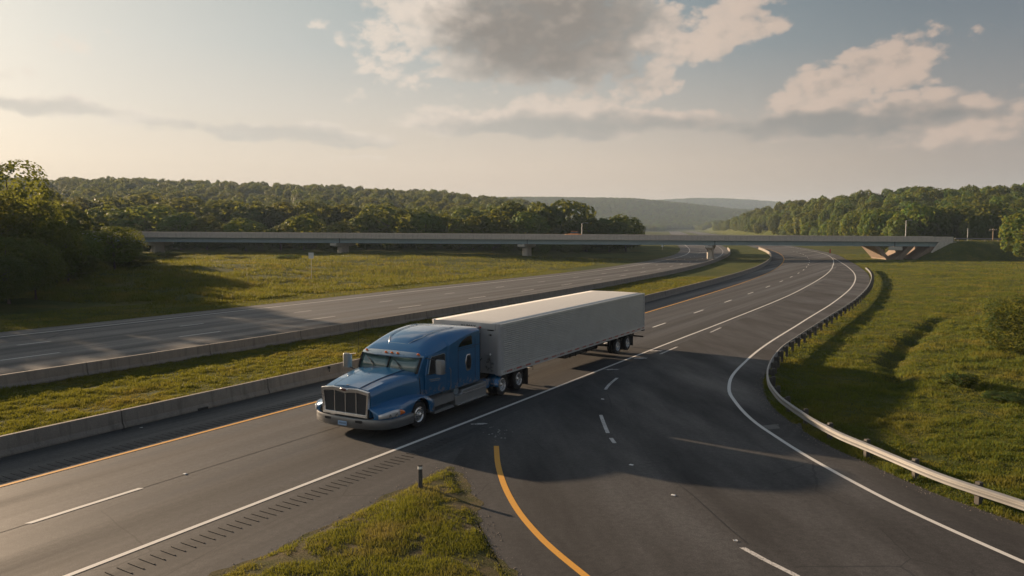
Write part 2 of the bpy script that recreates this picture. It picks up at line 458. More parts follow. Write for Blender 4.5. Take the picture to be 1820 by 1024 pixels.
ZL = np.concatenate([np.arange(-60, 120, 1.0), np.arange(120, 420, 5.0), np.arange(420, 2401, 30.0)])


def strip(fl, fr, zs, z, cols=1):
    m = MB(); P = []
    for s in zs:
        a, b = float(fl(s)), float(fr(s))
        P.append([(a + (b - a) * k / cols, float(s), z) for k in range(cols + 1)])
    return m.grid(P)


def line_strip(f, zs, w, z):
    zs = np.asarray(zs, float)
    xs = f(zs); dx = np.gradient(xs, zs)
    hw = 0.5 * w * np.sqrt(1 + dx ** 2)
    m = MB()
    return m.grid([[(x - h, s, z), (x + h, s, z)] for x, h, s in zip(xs, hw, zs)])


# ------------------------------------------------------------------ terrain
RIDGES = []      # (t samples, ridge silhouette y in photo, foot depth, ridge depth, tree height)


def add_ridge(px, ys, zf, zr, tree):
    RIDGES.append((np.array([(x - 910) / F for x in px]), np.array(ys, float), zf, zr, tree))


add_ridge([-900, -300, 0, 80, 220, 300, 400, 500, 600, 700, 780, 850, 900, 940, 990, 1040], [316, 316, 318, 321, 318, 323, 326, 329, 332, 339, 341, 349, 354, 360, 372, 400],
          lambda t: 330 + 0 * t, lambda t: 900 + 0 * t, 18)
add_ridge([500, 800, 900, 980, 1060, 1120, 1170, 1230, 1290, 1400, 1700], [358, 355, 353, 353, 354, 355, 359, 365, 372, 380, 392],
          lambda t: 1650 + 0 * t, lambda t: 2500 + 0 * t, 8)
add_ridge([900, 1100, 1180, 1235, 1280, 1330, 1400, 1500, 1900], [372, 362, 359, 356, 356.5, 359, 364, 366, 366], lambda t: 3000 + 0 * t, lambda t: 4000 + 0 * t, 6)
_zf = pchip([0.20, 0.235, 0.289, 0.33, 0.378, 0.45, 0.68, 1.5], [1900, 1350, 640, 440, 330, 270, 235, 235])
_zr = pchip([0.20, 0.235, 0.289, 0.33, 0.378, 0.45, 0.68, 1.5], [2100, 1550, 900, 680, 560, 480, 420, 400])
add_ridge([1205, 1230, 1245, 1262, 1300, 1342, 1420, 1500, 1560, 1640, 1700, 1820, 2200, 2900], [402, 399, 394, 384, 370, 358, 352, 343, 334, 332, 330, 325, 318, 312], _zf, _zr, 16)
EMB_Z = 203.0


def hgt(X, Z):
    X = np.asarray(X, float); Z = np.asarray(Z, float)
    zz = np.maximum(Z, 5.0); t = X / zz
    h = np.zeros(np.broadcast(X, Z).shape)
    for ts, ys, zf, zr, tree in RIDGES:
        zR = zr(t); top = np.maximum(0.0, H + (YH - np.interp(t, ts, ys)) / F * zR - tree)
        top = np.where(t < ts[0] - 0.2, top * 0.9, top)
        a, b = zf(t), zR
        h = np.maximum(h, top * sstep(0, 1, (Z - a) / (b - a)) * (1 - 0.55 * sstep(1.15, 2.0, Z / b)))
    dR = X - fG(np.clip(Z, -60, 215)); dR = np.where(Z > 215, X - fS(np.clip(Z, -60, 2400)) - 0.4, dR)
    dL = fLE(np.clip(Z, -60, 2400)) - X
    out = np.maximum(dR, dL); out = np.where(Z > 1500, np.maximum(out, (Z - 1500) * 0.3), out)
    k = sstep(1.5, 14, out)
    h = h * sstep(4, 40, out)
    h += k * (0.35 * (vnoise(X * 0.13, Z * 0.13) - 0.35) + 0.12 * (vnoise(X * 0.5 + 9, Z * 0.5) - 0.5))
    h += sstep(8, 60, dR) * 0.35 * (1 - sstep(150, 260, Z))
    h += sstep(10, 60, dL) * 1.6 * (1 - sstep(230, 330, Z))
    # swale in the grass beside the ramp
    sw = np.array([G(1668, 568)[:2], G(1620, 603)[:2], G(1597, 630)[:2], G(1583, 642)[:2], G(1590, 668)[:2], G(1598, 690)[:2]])
    for i in range(len(sw) - 1):
        p, q = sw[i], sw[i + 1]; d = q - p; L2 = d @ d
        u = np.clip(((X - p[0]) * d[0] + (Z - p[1]) * d[1]) / L2, 0, 1)
        dist = np.hypot(X - p[0] - u * d[0], Z - p[1] - u * d[1])
        h = h - 0.34 * np.exp(-(dist / 0.75) ** 2) * sstep(0.5, 3, dR) / (1 + 0.0 * i)
    # bridge approach embankments
    for x0, s in ((116.0, 1), (-128.0, -1)):
        top = 4.88 if s > 0 else 6.25
        dx = np.maximum(0, (x0 - X) * s); dz = np.maximum(0, np.abs(Z - EMB_Z) - 6.2)
        h = np.maximum(h, top - np.hypot(dx, dz) / 1.9)
    return h - 0.05


tt = np.concatenate([np.linspace(-3.2, -0.75, 40), np.linspace(-0.74, 0.95, 330), np.linspace(0.96, 3.2, 36)])
zz = np.concatenate([np.arange(-70, 18, 4.0), np.arange(18, 75, 0.75), 75 * 1.016 ** np.arange(0, 300)])
zz = zz[zz < 8000]
off = np.interp(zz, [-70, 18, 60, 200], [95, 22, 8, 2])
TX = tt[None, :] * (zz + off)[:, None]; TZ = np.repeat(zz[:, None], len(tt), 1)
TH = hgt(TX, TZ)
# the sheet runs on to the horizon
far = np.array([12000., 20000., 40000.])
TX = np.vstack([TX, tt[None, :] * far[:, None]]); TZ = np.vstack([TZ, np.repeat(far[:, None], len(tt), 1)]); TH = np.vstack([TH, np.zeros((3, len(tt)))])
nr, nc = TX.shape
idx = np.arange(nr * nc).reshape(nr, nc)
Fq = np.stack([idx[:-1, :-1], idx[:-1, 1:], idx[1:, 1:], idx[1:, :-1]], -1).reshape(-1, 4)
ground = np_mesh('ground', np.stack([TX, TZ, TH], -1).reshape(-1, 3), Fq, M['ground'], smooth=True)
tag(ground, kind='structure')

# ------------------------------------------------------------------ roads and markings
hw = tag(strip(lambda z: fB1(z) - 0.2, fS, ZL, 0.0, 6).build('highway', M['asphalt'], fix=False), kind='structure')
op = tag(strip(fLE, lambda z: fB2(z) + 0.2, ZL, 0.0, 6).build('opposite_carriageway', M['asphalt_old'], fix=False), kind='structure')
zs1 = np.arange(-60, 26.6, 0.8); zs2 = np.concatenate([np.arange(26.56, 120, 0.8), np.arange(120, 215, 3)])
rp = MB()
rp.grid([[(float(fGR(s)) + (float(fRE(s)) - float(fGR(s))) * k / 4, s, 0.004) for k in range(5)] for s in list(zs1)[:-1] + [26.56]])
rp.grid([[(float(np.interp(s, [26.56, 31, 60, 165], [fGR(26.56), fW(31) + 0.85, fW(60) + 0.9, fW(165) + 1.0])) * 0 + float(fW(s)) + float(np.interp(s, [26.56, 32, 60], [fGR(26.56) - fW(26.56), 1.0, 0.9]))
           + (float(fRE(s)) - float(fW(s)) - float(np.interp(s, [26.56, 32, 60], [fGR(26.56) - fW(26.56), 1.0, 0.9]))) * k / 4, float(s), 0.004) for k in range(5)] for s in zs2])
ramp = tag(rp.build('exit_ramp', M['asphalt_ramp'], fix=False), kind='structure')

zr_near = np.arange(-40, 420, 1.5)
line_strip(fW, zr_near, 0.17, 0.010).build('white_edge_line', M['white'], hw, fix=False)
line_strip(fY, zr_near, 0.17, 0.010).build('yellow_edge_line', M['yellow'], hw, fix=False)
dm = MB()
for k in range(-3, 24):
    a = 21.23 + 10.74 * k
    q = line_strip(fM, np.linspace(a, a + 2.98, 4), 0.17, 0.010); dm.add(q.v, q.f)
dm.build('lane_dash_line', M['white'], hw, fix=False)
ok_ = line_strip(fLW, np.arange(-40, 420, 1.5), 0.2, 0.010); ok_.build('white_edge_line', M['white'], op, fix=False)
line_strip(lambda z: fLR(z) , np.arange(-40, 420, 1.5), 0.17, 0.010).build('white_edge_line', M['white_worn'], op, fix=False)
dm = MB()
for k in range(-4, 24):
    for f, a0, ln in ((fLA, 54.36, 1.9), (fLB, 48.05, 3.1)):
        a = a0 + 10.53 * k
        q = line_strip(f, np.linspace(a, a + ln, 4), 0.17, 0.010); dm.add(q.v, q.f)
dm.build('lane_dash_line', M['white'], op, fix=False)
line_strip(fRW, np.concatenate([np.arange(-40, 30, 0.8), np.arange(31.6, 212, 0.8)]), 0.17, 0.012).build('white_edge_line', M['white'], ramp, fix=False)
line_strip(fRY, np.arange(-40, 29.3, 0.5), 0.2, 0.012).build('yellow_edge_line', M['yellow'], ramp, fix=False)
dc = pchip([-30, 0, 10, 16, 17.95, 19.58, 23.5, 26.6, 29.39, 30.87, 33.9, 39.28, 42.41, 60, 100], [35, 17.5, 11.2, 7.95, 6.95, 6.13, 5.1, 4.3, 4.05, 3.97, 4.03, 4.9, 5.95, 15.5, 38.5])
dm = MB()
for a, b in ((39.28, 42.41), (30.87, 33.9), (29.39, 30.12), (15.9, 19.58), (2, 5.5), (50.5, 53.6), (61, 64)):
    q = line_strip(dc, np.linspace(a, b, 6), 0.16, 0.012); dm.add(q.v, q.f)
dm.build('lane_dash_line', M['white_worn'], ramp, fix=False)

# worn paint, repairs and seams on the pavement
pt = MB()


def ragged(cx, cy, rx, ry, rot, z, n=18, rag=0.3):
    pts = []
    for i in range(n):
        a = 2 * math.pi * i / n; r = 1 + random.uniform(-rag, rag)
        x, y = rx * r * math.cos(a), ry * r * math.sin(a)
        pts.append((cx + x * math.cos(rot) - y * math.sin(rot), cy + x * math.sin(rot) + y * math.cos(rot), z))
    return pts, [tuple(range(n))]


for (px, py, rx, ry) in ((852, 754, 0.33, 0.12), (1087, 657, 0.45, 0.16), (1137, 637, 0.5, 0.2), (1166, 624, 0.5, 0.2)):
    g = G(px, py); pt.add(*ragged(g[0], g[1], rx, ry, 0.1, 0.012))
for i in range(26):
    px = 885 + random.gauss(0, 1) * 12 + 0; py = 775 + random.uniform(-18, 14)
    g = G(px, py); r = random.uniform(0.010, 0.032); pt.add(*ragged(g[0], g[1], r * 1.6, r, random.random(), 0.012, 7))
pt.build('worn_paint', M['white_worn'], ramp, fix=False)
pa = MB()
g = [G(1352, 760)[:2], G(1424, 752)[:2], G(1428, 779)[:2], G(1372, 777)[:2]]
pa.add([(x, y, 0.008) for x, y in g], [(0, 1, 2, 3)])
g = [G(1354, 757)[:2], G(1383, 754)[:2], G(1386, 762)[:2], G(1360, 764)[:2]]
pa.build('repair_patch', M['asphalt_shoulder'], ramp, fix=False)
pa = MB(); pa.add([(x, y, 0.0105) for x, y in g], [(0, 1, 2, 3)]); pa.build('repair_patch', M['patch'], ramp, fix=False)
tr_ = MB()


def tarline(pxs, w, z=0.0115):
    p = [G(*q) for q in pxs]
    P = []
    for i, a in enumerate(p):
        b = p[min(i + 1, len(p) - 1)]; c = p[max(i - 1, 0)]
        d = Vector((b[0] - c[0], b[1] - c[1])); d.normalize()
        ww = w * random.uniform(0.6, 1.3)
        P.append([(a[0] - d.y * ww / 2, a[1] + d.x * ww / 2, z), (a[0] + d.y * ww / 2, a[1] - d.x * ww / 2, z)])
    tr_.grid(P)


tarline([(1350, 722), (1356, 735), (1366, 746), (1376, 752)], 0.05)
tarline([(1376, 752), (1392, 764), (1420, 770), (1424, 776), (1412, 782), (1395, 782)], 0.05)
tarline([(806, 826), (830, 814), (850, 805), (872, 795)], 0.05)
tarline([(1112, 725), (1125, 765), (1150, 810), (1185, 845), (1230, 880), (1290, 935), (1330, 968)], 0.035)
tr_.build('tar_seam', M['tar'], ramp, fix=False)

# centre joint between the two lanes of the highway
line_strip(lambda z: fM(z) + 0.0, np.arange(-40, 120, 1.5), 0.045, 0.006).build('lane_joint', M['tar'], hw, fix=False)
# rumble strips: low ribs across both shoulders
rb = MB(); ca, sa = math.cos(ROAD_A), math.sin(ROAD_A)
for i in range(150):
    s = -5 + i * 0.255
    if s > 30.5: break
    x = float(fW(s)); c = Vector((x, s, 0)) + Vector((ca, -sa, 0)) * 0.92
    ln = 0.31 + random.uniform(-0.03, 0.03)
    rb.obox((c.x, c.y, 0.008), Vector((ca, -sa, 0)) * ln, Vector((sa, ca, 0)) * 0.020, (0, 0, 0.010))
rb.build('rumble_strip', M['rumble'], hw)
rb = MB()
for i in range(330):
    s = 8 + i * 0.26
    if s > 62: break
    x = float(fY(s)); c = Vector((x, s, 0)) + Vector((-ca, sa, 0)) * 0.75
    rb.obox((c.x, c.y, 0.004), Vector((ca, -sa, 0)) * 0.42, Vector((sa, ca, 0)) * 0.05, (0, 0, 0.007))
rb.build('rumble_strip', M['asphalt_shoulder'], hw)

# gore island between highway and ramp
gz = list(np.arange(-40, 26, 0.4)) + [26.0, 26.3, 26.56]
gm = MB(); P = []
for s in gz:
    a, b = float(fGL(s)), float(fGR(s)); w = b - a
    row = []
    for k in range(13):
        u = k / 12; e = min(u, 1 - u) * w
        x = a + u * w + (0.07 * (vnoise(s * 1.7, k * 3.3) - 0.5) if 0 < k < 12 else 0.16 * (vnoise(s * 1.3 + 7, k) - 0.5))
        row.append((x, s, 0.003 + 0.07 * float(sstep(0, 0.5, e)) + 0.10 * float(sstep(0.3, 2.0, e)) * float(vnoise(x * 0.9, s * 0.9))))
    P.append(row)
gm.grid(P)
sl = MB()
for f, sg, zc in ((fGL, -1, .0062), (fGR, 1, .0082)):
    ss = np.arange(10, 26.5, 0.12)
    w_ = np.clip((vnoise(ss * 1.1 + 3 * sg, 2.2) - .25) * .55 + (vnoise(ss * 5 + 9, 5.1) - .5) * .22, .02, .6)
    sl.grid([[(float(f(s)) + sg * k * float(w), s, zc) for k in (-.15, 1.0)] for s, w in zip(ss, w_)])
gore = tag(gm.build('gore_island', M['soil'], smooth=60, fix=False), kind='structure')
sl.build('soil_edge', M['soil'], gore, fix=False)
# median strip
md = strip(lambda z: fB2(z) + 0.25, lambda z: fB1(z) - 0.25, ZL[ZL < 420], -0.01, 8)
median = tag(md.build('median_strip', M['ground'], fix=False), kind='structure')


# ------------------------------------------------------------------ grass (uncountable)
def blades(pts, hgt_, wid, tone, name, mat, lean=0.5):
    n = len(pts)
    a = rng.random(n) * 2 * np.pi
    dx, dy = np.cos(a) * wid / 2, np.sin(a) * wid / 2
    b = rng.random(n) * 2 * np.pi; l = rng.random(n) * lean * hgt_
    V = np.empty((n, 3, 3))
    V[:, 0] = pts + np.stack([-dx, -dy, np.zeros(n) - 0.01], 1)
    V[:, 1] = pts + np.stack([dx, dy, np.zeros(n) - 0.01], 1)
    V[:, 2] = pts + np.stack([np.cos(b) * l, np.sin(b) * l, hgt_], 1)
    return np_mesh(name, V.reshape(-1, 3), np.arange(3 * n).reshape(n, 3), mat, attr=np.repeat(tone, 3))


def scatter(n, zlo, zhi, fl, fr, power=1.0):
    """n points between two edges; density falls with depth**power"""
    u = rng.random(n)
    if power == 1: z = zlo * (zhi / zlo) ** u
    else:
        e = 1 - power; z = (zlo ** e + u * (zhi ** e - zlo ** e)) ** (1 / e)
    a, b = fl(z), fr(z)
    x = a + (b - a) * rng.random(n)
    return x, z


# gore grass
u = rng.random(260000); z = 10 + 16.45 * u; a, b = fGL(z), fGR(z)
keep = rng.random(len(z)) < np.clip((b - a) / 12, 0.02, 1); z, a, b = z[keep], a[keep], b[keep]
a = a - 0.16 * vnoise(z * 3.1, 4.0); b = b + 0.16 * vnoise(z * 3.3, 8.0)
x = a + (b - a) * rng.random(len(z))
e = np.minimum(x - a, b - x); den = vnoise(x * 1.6, z * 1.6) * 0.6 + vnoise(x * 5, z * 5) * 0.5
keep = (rng.random(len(z)) < sstep(-0.05, 0.4, e)) & (den > 0.33 + 0.25 * rng.random(len(z)) - 0.10 * sstep(0.4, 2.5, e))
x, z, e, den = x[keep], z[keep], e[keep], den[keep]
zb = 0.003 + 0.07 * sstep(0, 0.5, e) + 0.10 * sstep(0.3, 2.0, e) * vnoise(x * 0.9, z * 0.9) - 0.01
hh = (0.035 + 0.085 * rng.random(len(z)) * (0.4 + den)) * (0.6 + 0.5 * sstep(0, 1.5, e))
tag(blades(np.stack([x, z, zb], 1), hh, 0.016 + 0.012 * rng.random(len(z)), np.clip(den * 0.9 - 0.15 + 0.35 * rng.random(len(z)), 0, 1), 'gore_grass', M['grass_gore'], 0.9),
    'clumpy short grass covering the triangular gore island', 'grass', kind='stuff')
# gravel fringe along the island and the guardrail side of the ramp
gx_, gz_ = [], []
for f, s0, s1, n, sg in ((fGL, 12, 26.5, 900, -1), (fGR, 12, 26.5, 900, 1), (fRE, 18, 44, 1400, -1)):
    s = s0 + (s1 - s0) * rng.random(n); gx_.append(f(s) + sg * (0.5 * rng.random(n) ** 2.2 - 0.06)); gz_.append(s)
gx_, gz_ = np.concatenate(gx_), np.concatenate(gz_); n = len(gx_); r_ = 0.006 + 0.022 * rng.random(n) ** 3
tet = np.array([(1, 0, -.3), (-.5, .87, -.3), (-.5, -.87, -.3), (0, 0, .9)]); an = rng.random(n) * 6.28
tx = tet[:, 0] * np.cos(an)[:, None] - tet[:, 1] * np.sin(an)[:, None]; ty = tet[:, 0] * np.sin(an)[:, None] + tet[:, 1] * np.cos(an)[:, None]
V = np.stack([gx_[:, None] + tx * r_[:, None], gz_[:, None] + ty * r_[:, None], 0.012 + tet[:, 2] * r_[:, None] + 0 * tx], -1).reshape(-1, 3)
Ff = (np.arange(n)[:, None, None] * 4 + np.array([(0, 1, 3), (1, 2, 3), (2, 0, 3)])[None]).reshape(-1, 3)
tag(np_mesh('gravel', V, Ff, m_simple('gravel_stone', (0.20, 0.17, 0.14), 0.9, var=0.5, scale=9)), 'loose gravel and grit along the pavement edges', 'gravel', kind='stuff')
# median grass
x, z = scatter(300000, 27, 130, lambda s: fB2(s) + 0.3, lambda s: fB1(s) - 0.3, 1.5)
den = vnoise(x * 0.8, z * 0.8) * 0.45 + vnoise(x * 2.6, z * 2.6) * 0.55
k_ = den > 0.10 + 0.22 * rng.random(len(z)); x, z, den = x[k_], z[k_], den[k_]
hh = (0.04 + 0.11 * rng.random(len(z))) * (0.35 + 1.3 * sstep(.3, .85, den))
tag(blades(np.stack([x, z, np.full(len(z), -0.01)], 1), hh, (0.02 + 0.02 * rng.random(len(z))) * np.sqrt(np.maximum(z, 30) / 30) * 1.3, np.clip(den * 0.8 + 0.4 * rng.random(len(z)) - 0.1, 0, 1), 'median_grass', M['grass'], 0.9),
    'mown yellow green grass between the two concrete barriers', 'grass', kind='stuff')
# verge grass right of the guardrail
x, z = scatter(520000, 20, 240, lambda s: np.where(s < 215, fRE(s) + 0.05, fS(s)), lambda s: np.maximum(fG(s) + 18, 0.78 * s + 6), 1.3)
dR = x - fG(np.minimum(z, 215))
den = vnoise(x * 0.7 + 5, z * 0.7) * 0.45 + vnoise(x * 2.3, z * 2.3) * 0.55
k_ = den > 0.08 + 0.22 * rng.random(len(z)); x, z, den, dR = x[k_], z[k_], den[k_], dR[k_]
wild = sstep(9, 16, dR + 4 * vnoise(x * 0.3, z * 0.3))
hh = (0.045 + 0.11 * rng.random(len(z))) * (0.35 + 1.2 * sstep(.3, .85, den)) * (1 + 1.1 * wild * den)
tag(blades(np.stack([x, z, hgt(x, z)], 1), hh, (0.022 + 0.02 * rng.random(len(z))) * np.sqrt(np.maximum(z, 25) / 25) * 1.3, np.clip(den * 0.8 + 0.4 * rng.random(len(z)) - 0.1, 0, 1), 'verge_grass', M['grass'], 0.9),
    'rough sunlit grass on the bank behind the guardrail', 'grass', kind='stuff')
# strip beyond the opposite carriageway
x, z = scatter(60000, 55, 150, lambda s: fLE(s) - 14, lambda s: fLE(s) - 0.1, 1.2)
den = vnoise(x * 0.8, z * 0.8)
tag(blades(np.stack([x, z, hgt(x, z)], 1), 0.08 + 0.16 * rng.random(len(z)) * den, 0.04 + 0.04 * rng.random(len(z)), np.clip(den * 0.7 + 0.2 * rng.random(len(z)), 0, 1), 'roadside_grass', M['grass'], 0.9),
    'green grass strip between the far carriageway and the trees', 'grass', kind='stuff')


x, z = scatter(170000, 84, 205, lambda s: -0.55 * s - 10, lambda s: fLE(s) - 6, 1.0)
den = vnoise(x * 0.25, z * 0.25) * 0.5 + vnoise(x * 1.1, z * 1.1) * 0.5
k_ = den > 0.30 + 0.25 * rng.random(len(z)); x, z, den = x[k_], z[k_], den[k_]
tag(blades(np.stack([x, z, hgt(x, z)], 1), (0.12 + 0.35 * rng.random(len(z))) * (0.3 + 1.4 * den), 0.06 + 0.08 * rng.random(len(z)), np.clip(den * 0.9 - 0.1 + 0.3 * rng.random(len(z)), 0, 1), 'meadow_grass', M['grass'], 0.9),
    'uneven meadow grass between the far carriageway and the overpass', 'grass', kind='stuff')


# ------------------------------------------------------------------ concrete barriers
def barrier(f, side, name, label, zs, joints):
    # safety-shape profile: (offset across, height); open joints cut as narrow gaps in the upper face
    prof = [(-0.24, -0.03), (-0.24, 0.07), (-0.13, 0.24), (-0.095, 0.71), (-0.08, 0.75), (0.08, 0.75), (0.095, 0.71), (0.13, 0.24), (0.24, 0.07), (0.24, -0.03)]
    zs = np.asarray(zs, float)
    m = MB(); secs = []
    allz = sorted(set(list(zs) + [j + d for j in joints for d in (-0.03, -0.012, 0.012, 0.03)]))
    js = np.array(joints)
    for s in allz:
        x = float(f(s)); d = (float(f(s + 0.5)) - float(f(s - 0.5))); n = Vector((1, -d)).normalized()
        k = 0.35 if np.min(np.abs(js - s)) < 0.016 else 1.0
        jit = 0.006 * (vnoise(s * 0.7, 3) - 0.5)
        secs.append([(x + n.x * (o * k + jit), s + n.y * (o * k + jit), h * (0.955 if k < 1 and h > 0.5 else 1)) for o, h in prof])
    m.loft(secs)
    o = m.build(name, M['concrete'], smooth=25)
    tag(o, label, 'barrier')
    return o


b1 = barrier(fB1, 1, 'concrete_barrier', 'long grey concrete barrier beside the yellow line, nearest the truck', np.concatenate([np.arange(-30, 120, 2.0), np.arange(120, 300, 8.0)]), [31.75 + 6.75 * k for k in range(-5, 24)])
b2 = barrier(fB2, 1, 'concrete_barrier', 'long grey concrete barrier along the far carriageway, beyond the median grass', np.concatenate([np.arange(-10, 120, 2.0), np.arange(120, 300, 8.0)]), [43.2 + 6.75 * k for k in range(-5, 24)])
# drain mouths at the foot of the near barrier
dz = MB()
for px, py in ((350, 727),):
    g = G(px, py); x = float(fB1(g[1]))
    dz.obox((x + 0.21, g[1] - 0.13, 0.05), Vector((sa, ca, 0)) * 0.26, Vector((ca, -sa, 0)) * 0.06, (0, 0, 0.05))
dz.build('drain_mouth', M['black'], b1)
bk = MB(); zb_ = 42.2; xb = float(fB1(zb_))
bk.obox((xb + 0.15, zb_ - 0.1, 0.66), (0.07, 0, 0), (0, 0.04, 0), (0, 0, 0.06)); bk.tube([(xb + 0.14, zb_ - 0.1, 0.6), (xb + 0.17, zb_ - 0.1, 0.42)], 0.02, 6)
bk.build('bracket', M['black'], b1)

# ------------------------------------------------------------------ guardrail
def guardrail(f, zs, step, name, label, top=0.62, pz=None):
    root = empty(name, (float(f(zs[0])), float(zs[0]), 0))
    ox, oy = root.location.x, root.location.y
    tag(root, label, 'guardrail')
    prof = [(0.0, -0.31), (-0.075, -0.27), (-0.075, -0.21), (0.0, -0.175), (0.0, -0.135), (-0.075, -0.10), (-0.075, -0.04), (0.0, 0.0), (0.012, 0.0), (-0.06, -0.045), (-0.06, -0.095), (0.014, -0.13), (0.014, -0.18), (-0.06, -0.215), (-0.06, -0.265), (0.012, -0.31)]
    m = MB(); secs = []; posts = []
    acc = 0.0; last = None
    for s in zs:
        x = float(f(s)); d = float(f(s + 0.25) - f(s - 0.25)) / 0.5
        n = Vector((1, -d)).normalized(); base = 0.0 if pz is None else float(pz(x, s))
        secs.append([(x + n.x * o - ox, s + n.y * o - oy, base + top + h) for o, h in prof])
        if last is not None: acc += math.hypot(x - last[0], s - last[1])
        if last is None or acc >= step:
            acc = 0.0; posts.append((x, s, n, base))
        last = (x, s)
    m.loft(secs); m.build('rail', M['rail'], root, smooth=50)
    pm = None
    for x, s, n, base in posts:
        t = Vector((-n.y, n.x))
        if pm is None:
            q = MB(); q.box(-0.07, 0.07, 0.03, 0.19, -0.32, 0.0); q.box(-0.08, 0.08, 0.192, 0.36, -0.95, 0.06)
            po = q.build('post', M['wood'], root, bevel=0.012); pm = po
        else:
            po = pm.copy(); COL.objects.link(po); po.parent = root
        po.location = (x - ox, s - oy, base + top - 0.02)
        po.rotation_euler = (random.uniform(-.02, .02), random.uniform(-.02, .02), math.atan2(t.y, t.x) + math.pi if t.x > 0 else math.atan2(t.y, t.x))
        # local +y points away from the traffic
        po.rotation_euler.z = math.atan2(n.y, n.x) - math.pi / 2
    return root


zg = np.concatenate([np.arange(4, 60, 0.4), np.arange(60, 150, 0.8)])
guardrail(fG, zg, 2.15, 'guardrail', 'pale galvanised guardrail on dark posts curving along the exit ramp', 0.62)

# ------------------------------------------------------------------ marker post, reflectors, litter
mp = empty('marker_post', G(747, 871))
tag(mp, 'thin dark marker post with pale reflective band on the grass island', 'marker post')
q = MB(); q.prism_z([(-0.07, -0.025), (-0.05, -0.05), (0.05, -0.05), (0.07, -0.025), (0.07, 0.03), (-0.07, 0.03)], -0.1, 0.70); q.build('shaft', m_simple('post_grey', (0.06, 0.06, 0.062), 0.6), mp, bevel=0.006)
q = MB(); q.prism_z([(-0.073, -0.027), (-0.052, -0.053), (0.052, -0.053), (0.073, -0.027), (0.073, 0.033), (-0.073, 0.033)], 0.701, 0.79); q.build('reflective_band', M['signwhite'], mp)
q = MB(); q.prism_z([(-0.074, -0.028), (-0.053, -0.054), (0.053, -0.054), (0.074, -0.028), (0.074, 0.034), (-0.074, 0.034)], 0.791, 0.83); q.build('cap', M['black'], mp)
for (px, py, lab) in ((329, 843, 'small white road stud between lane dashes left of the truck'), (1122, 827, 'small white road stud inside the truck shadow on the ramp'),
                      (1197, 881, 'small white road stud just below the shadow edge on the ramp'), (1071, 710, 'small white road stud between two lane dashes in the truck shadow')):
    g = G(px, py); q = MB()
    q.loft([[(sx * 0.075 * k, sy * 0.05 * k, h) for sx, sy in ((-1, -1), (1, -1), (1, 1), (-1, 1))] for k, h in ((1, 0.0), (0.95, 0.010), (0.6, 0.02))])
    o = q.build('road_stud', M['signwhite'], bevel=0.003); o.location = (g[0], g[1], 0.012); o.rotation_euler.z = -ROAD_A
    tag(o, lab, 'road stud', 'white road studs')
for (px, py, lab) in ((1307, 962, 'crumpled white litter scrap lying above the lowest ramp dash'), (251, 761, 'white litter scrap in the barrier shadow at far left'), (1260, 922, None), (98, 898, None), (1420, 948, None)):
    if not lab: continue
    g = G(px, py); P = []
    for i in range(4):
        P.append([(0.045 * (j - 1.5) * random.uniform(.7, 1), 0.032 * (i - 1.5) * random.uniform(.7, 1), random.uniform(0.004, 0.022)) for j in range(4)])
    o = MB().grid(P).build('litter_scrap', M['litter'], solid=0.003); o.location = (g[0], g[1], 0.012)
    tag(o, lab, 'litter', 'litter scraps')

# ------------------------------------------------------------------ the truck: local +Y forward, -X is the side facing the camera
THEAD = R(31.58)
bx, by = math.sin(THEAD), math.cos(THEAD)          # direction from nose to tail on the ground
o0 = Vector(G(743, 760))
side = Vector((by, -bx, 0))
XS = 1.08


def tb(m, name, mat, parent, **kw):
    m.v = [(x * XS, y, z) for x, y, z in m.v]
    return m.build(name, mat, parent, **kw)


tr_rz = math.pi - THEAD + R(2.0)
tractor = empty('tractor_truck', o0 - 1.87 * side + Vector((0, 0, 0.0)), tr_rz)
tag(tractor, 'blue long-nosed tractor truck with sleeper cab pulling the silver trailer', 'truck')


def wheel(parent, x, y, r, w, sgn, dish, hub, name='wheel'):
    """tyre as the part, rim and hub as its sub-parts; sgn=-1 faces the camera side"""
    z = r
    pr = [(r * .60, -w * .42), (r * .60, w * .44), (r * .66, w * .5), (r * .86, w * .5), (r * .95, w * .44), (r, w * .34), (r * .985, w * .15), (r, w * .05), (r, -w * .3), (r * .95, -w * .45), (r * .7, -w * .5), (r * .60, -w * .42)]
    t = MB().lathe_x(pr, (x, y, z), 32, sgn)
    tyre = t.build(name, M['black'], parent, smooth=35)
    q = MB()
    d = w * .5 + dish
    q.lathe_x([(r * .60, w * .47), (r * .57, w * .5), (r * .53, w * .44), (r * .50, d), (r * .44, d + .01), (r * .425, d + .004)], (x, y, z), 30, sgn)
    q.lathe_x([(r * .30, d), (r * .29, d + .012), (r * .20, d + .02), (r * .18, d + .02 + hub), (r * .12, d + .045 + hub), (0.002, d + .05 + hub)], (x, y, z), 24, sgn)
    for i in range(10):        # webs between the hand holes, and wheel nuts
        a = 2 * math.pi * i / 10; ca_, sa_ = math.cos(a), math.sin(a)
        c = Vector((x + sgn * (d + .004), y + ca_ * r * .365, z + sa_ * r * .365))
        q.obox(c, (0.006, 0, 0), Vector((0, ca_, sa_)) * r * .075, Vector((0, -sa_, ca_)) * r * .06)
        b = 2 * math.pi * (i + .5) / 10
        c = Vector((x + sgn * (d + .02), y + math.cos(b) * r * .25, z + math.sin(b) * r * .25))
        q.obox(c, (0.018, 0, 0), (0, .014, 0), (0, 0, .014))
    q.build('rim', M['chrome'], tyre, smooth=35)
    MB().lathe_x([(r * .5, d - .05), (0.002, d - .05)], (x, y, z), 20, sgn).build('brake_drum', M['blackmetal'], tyre)
    return tyre


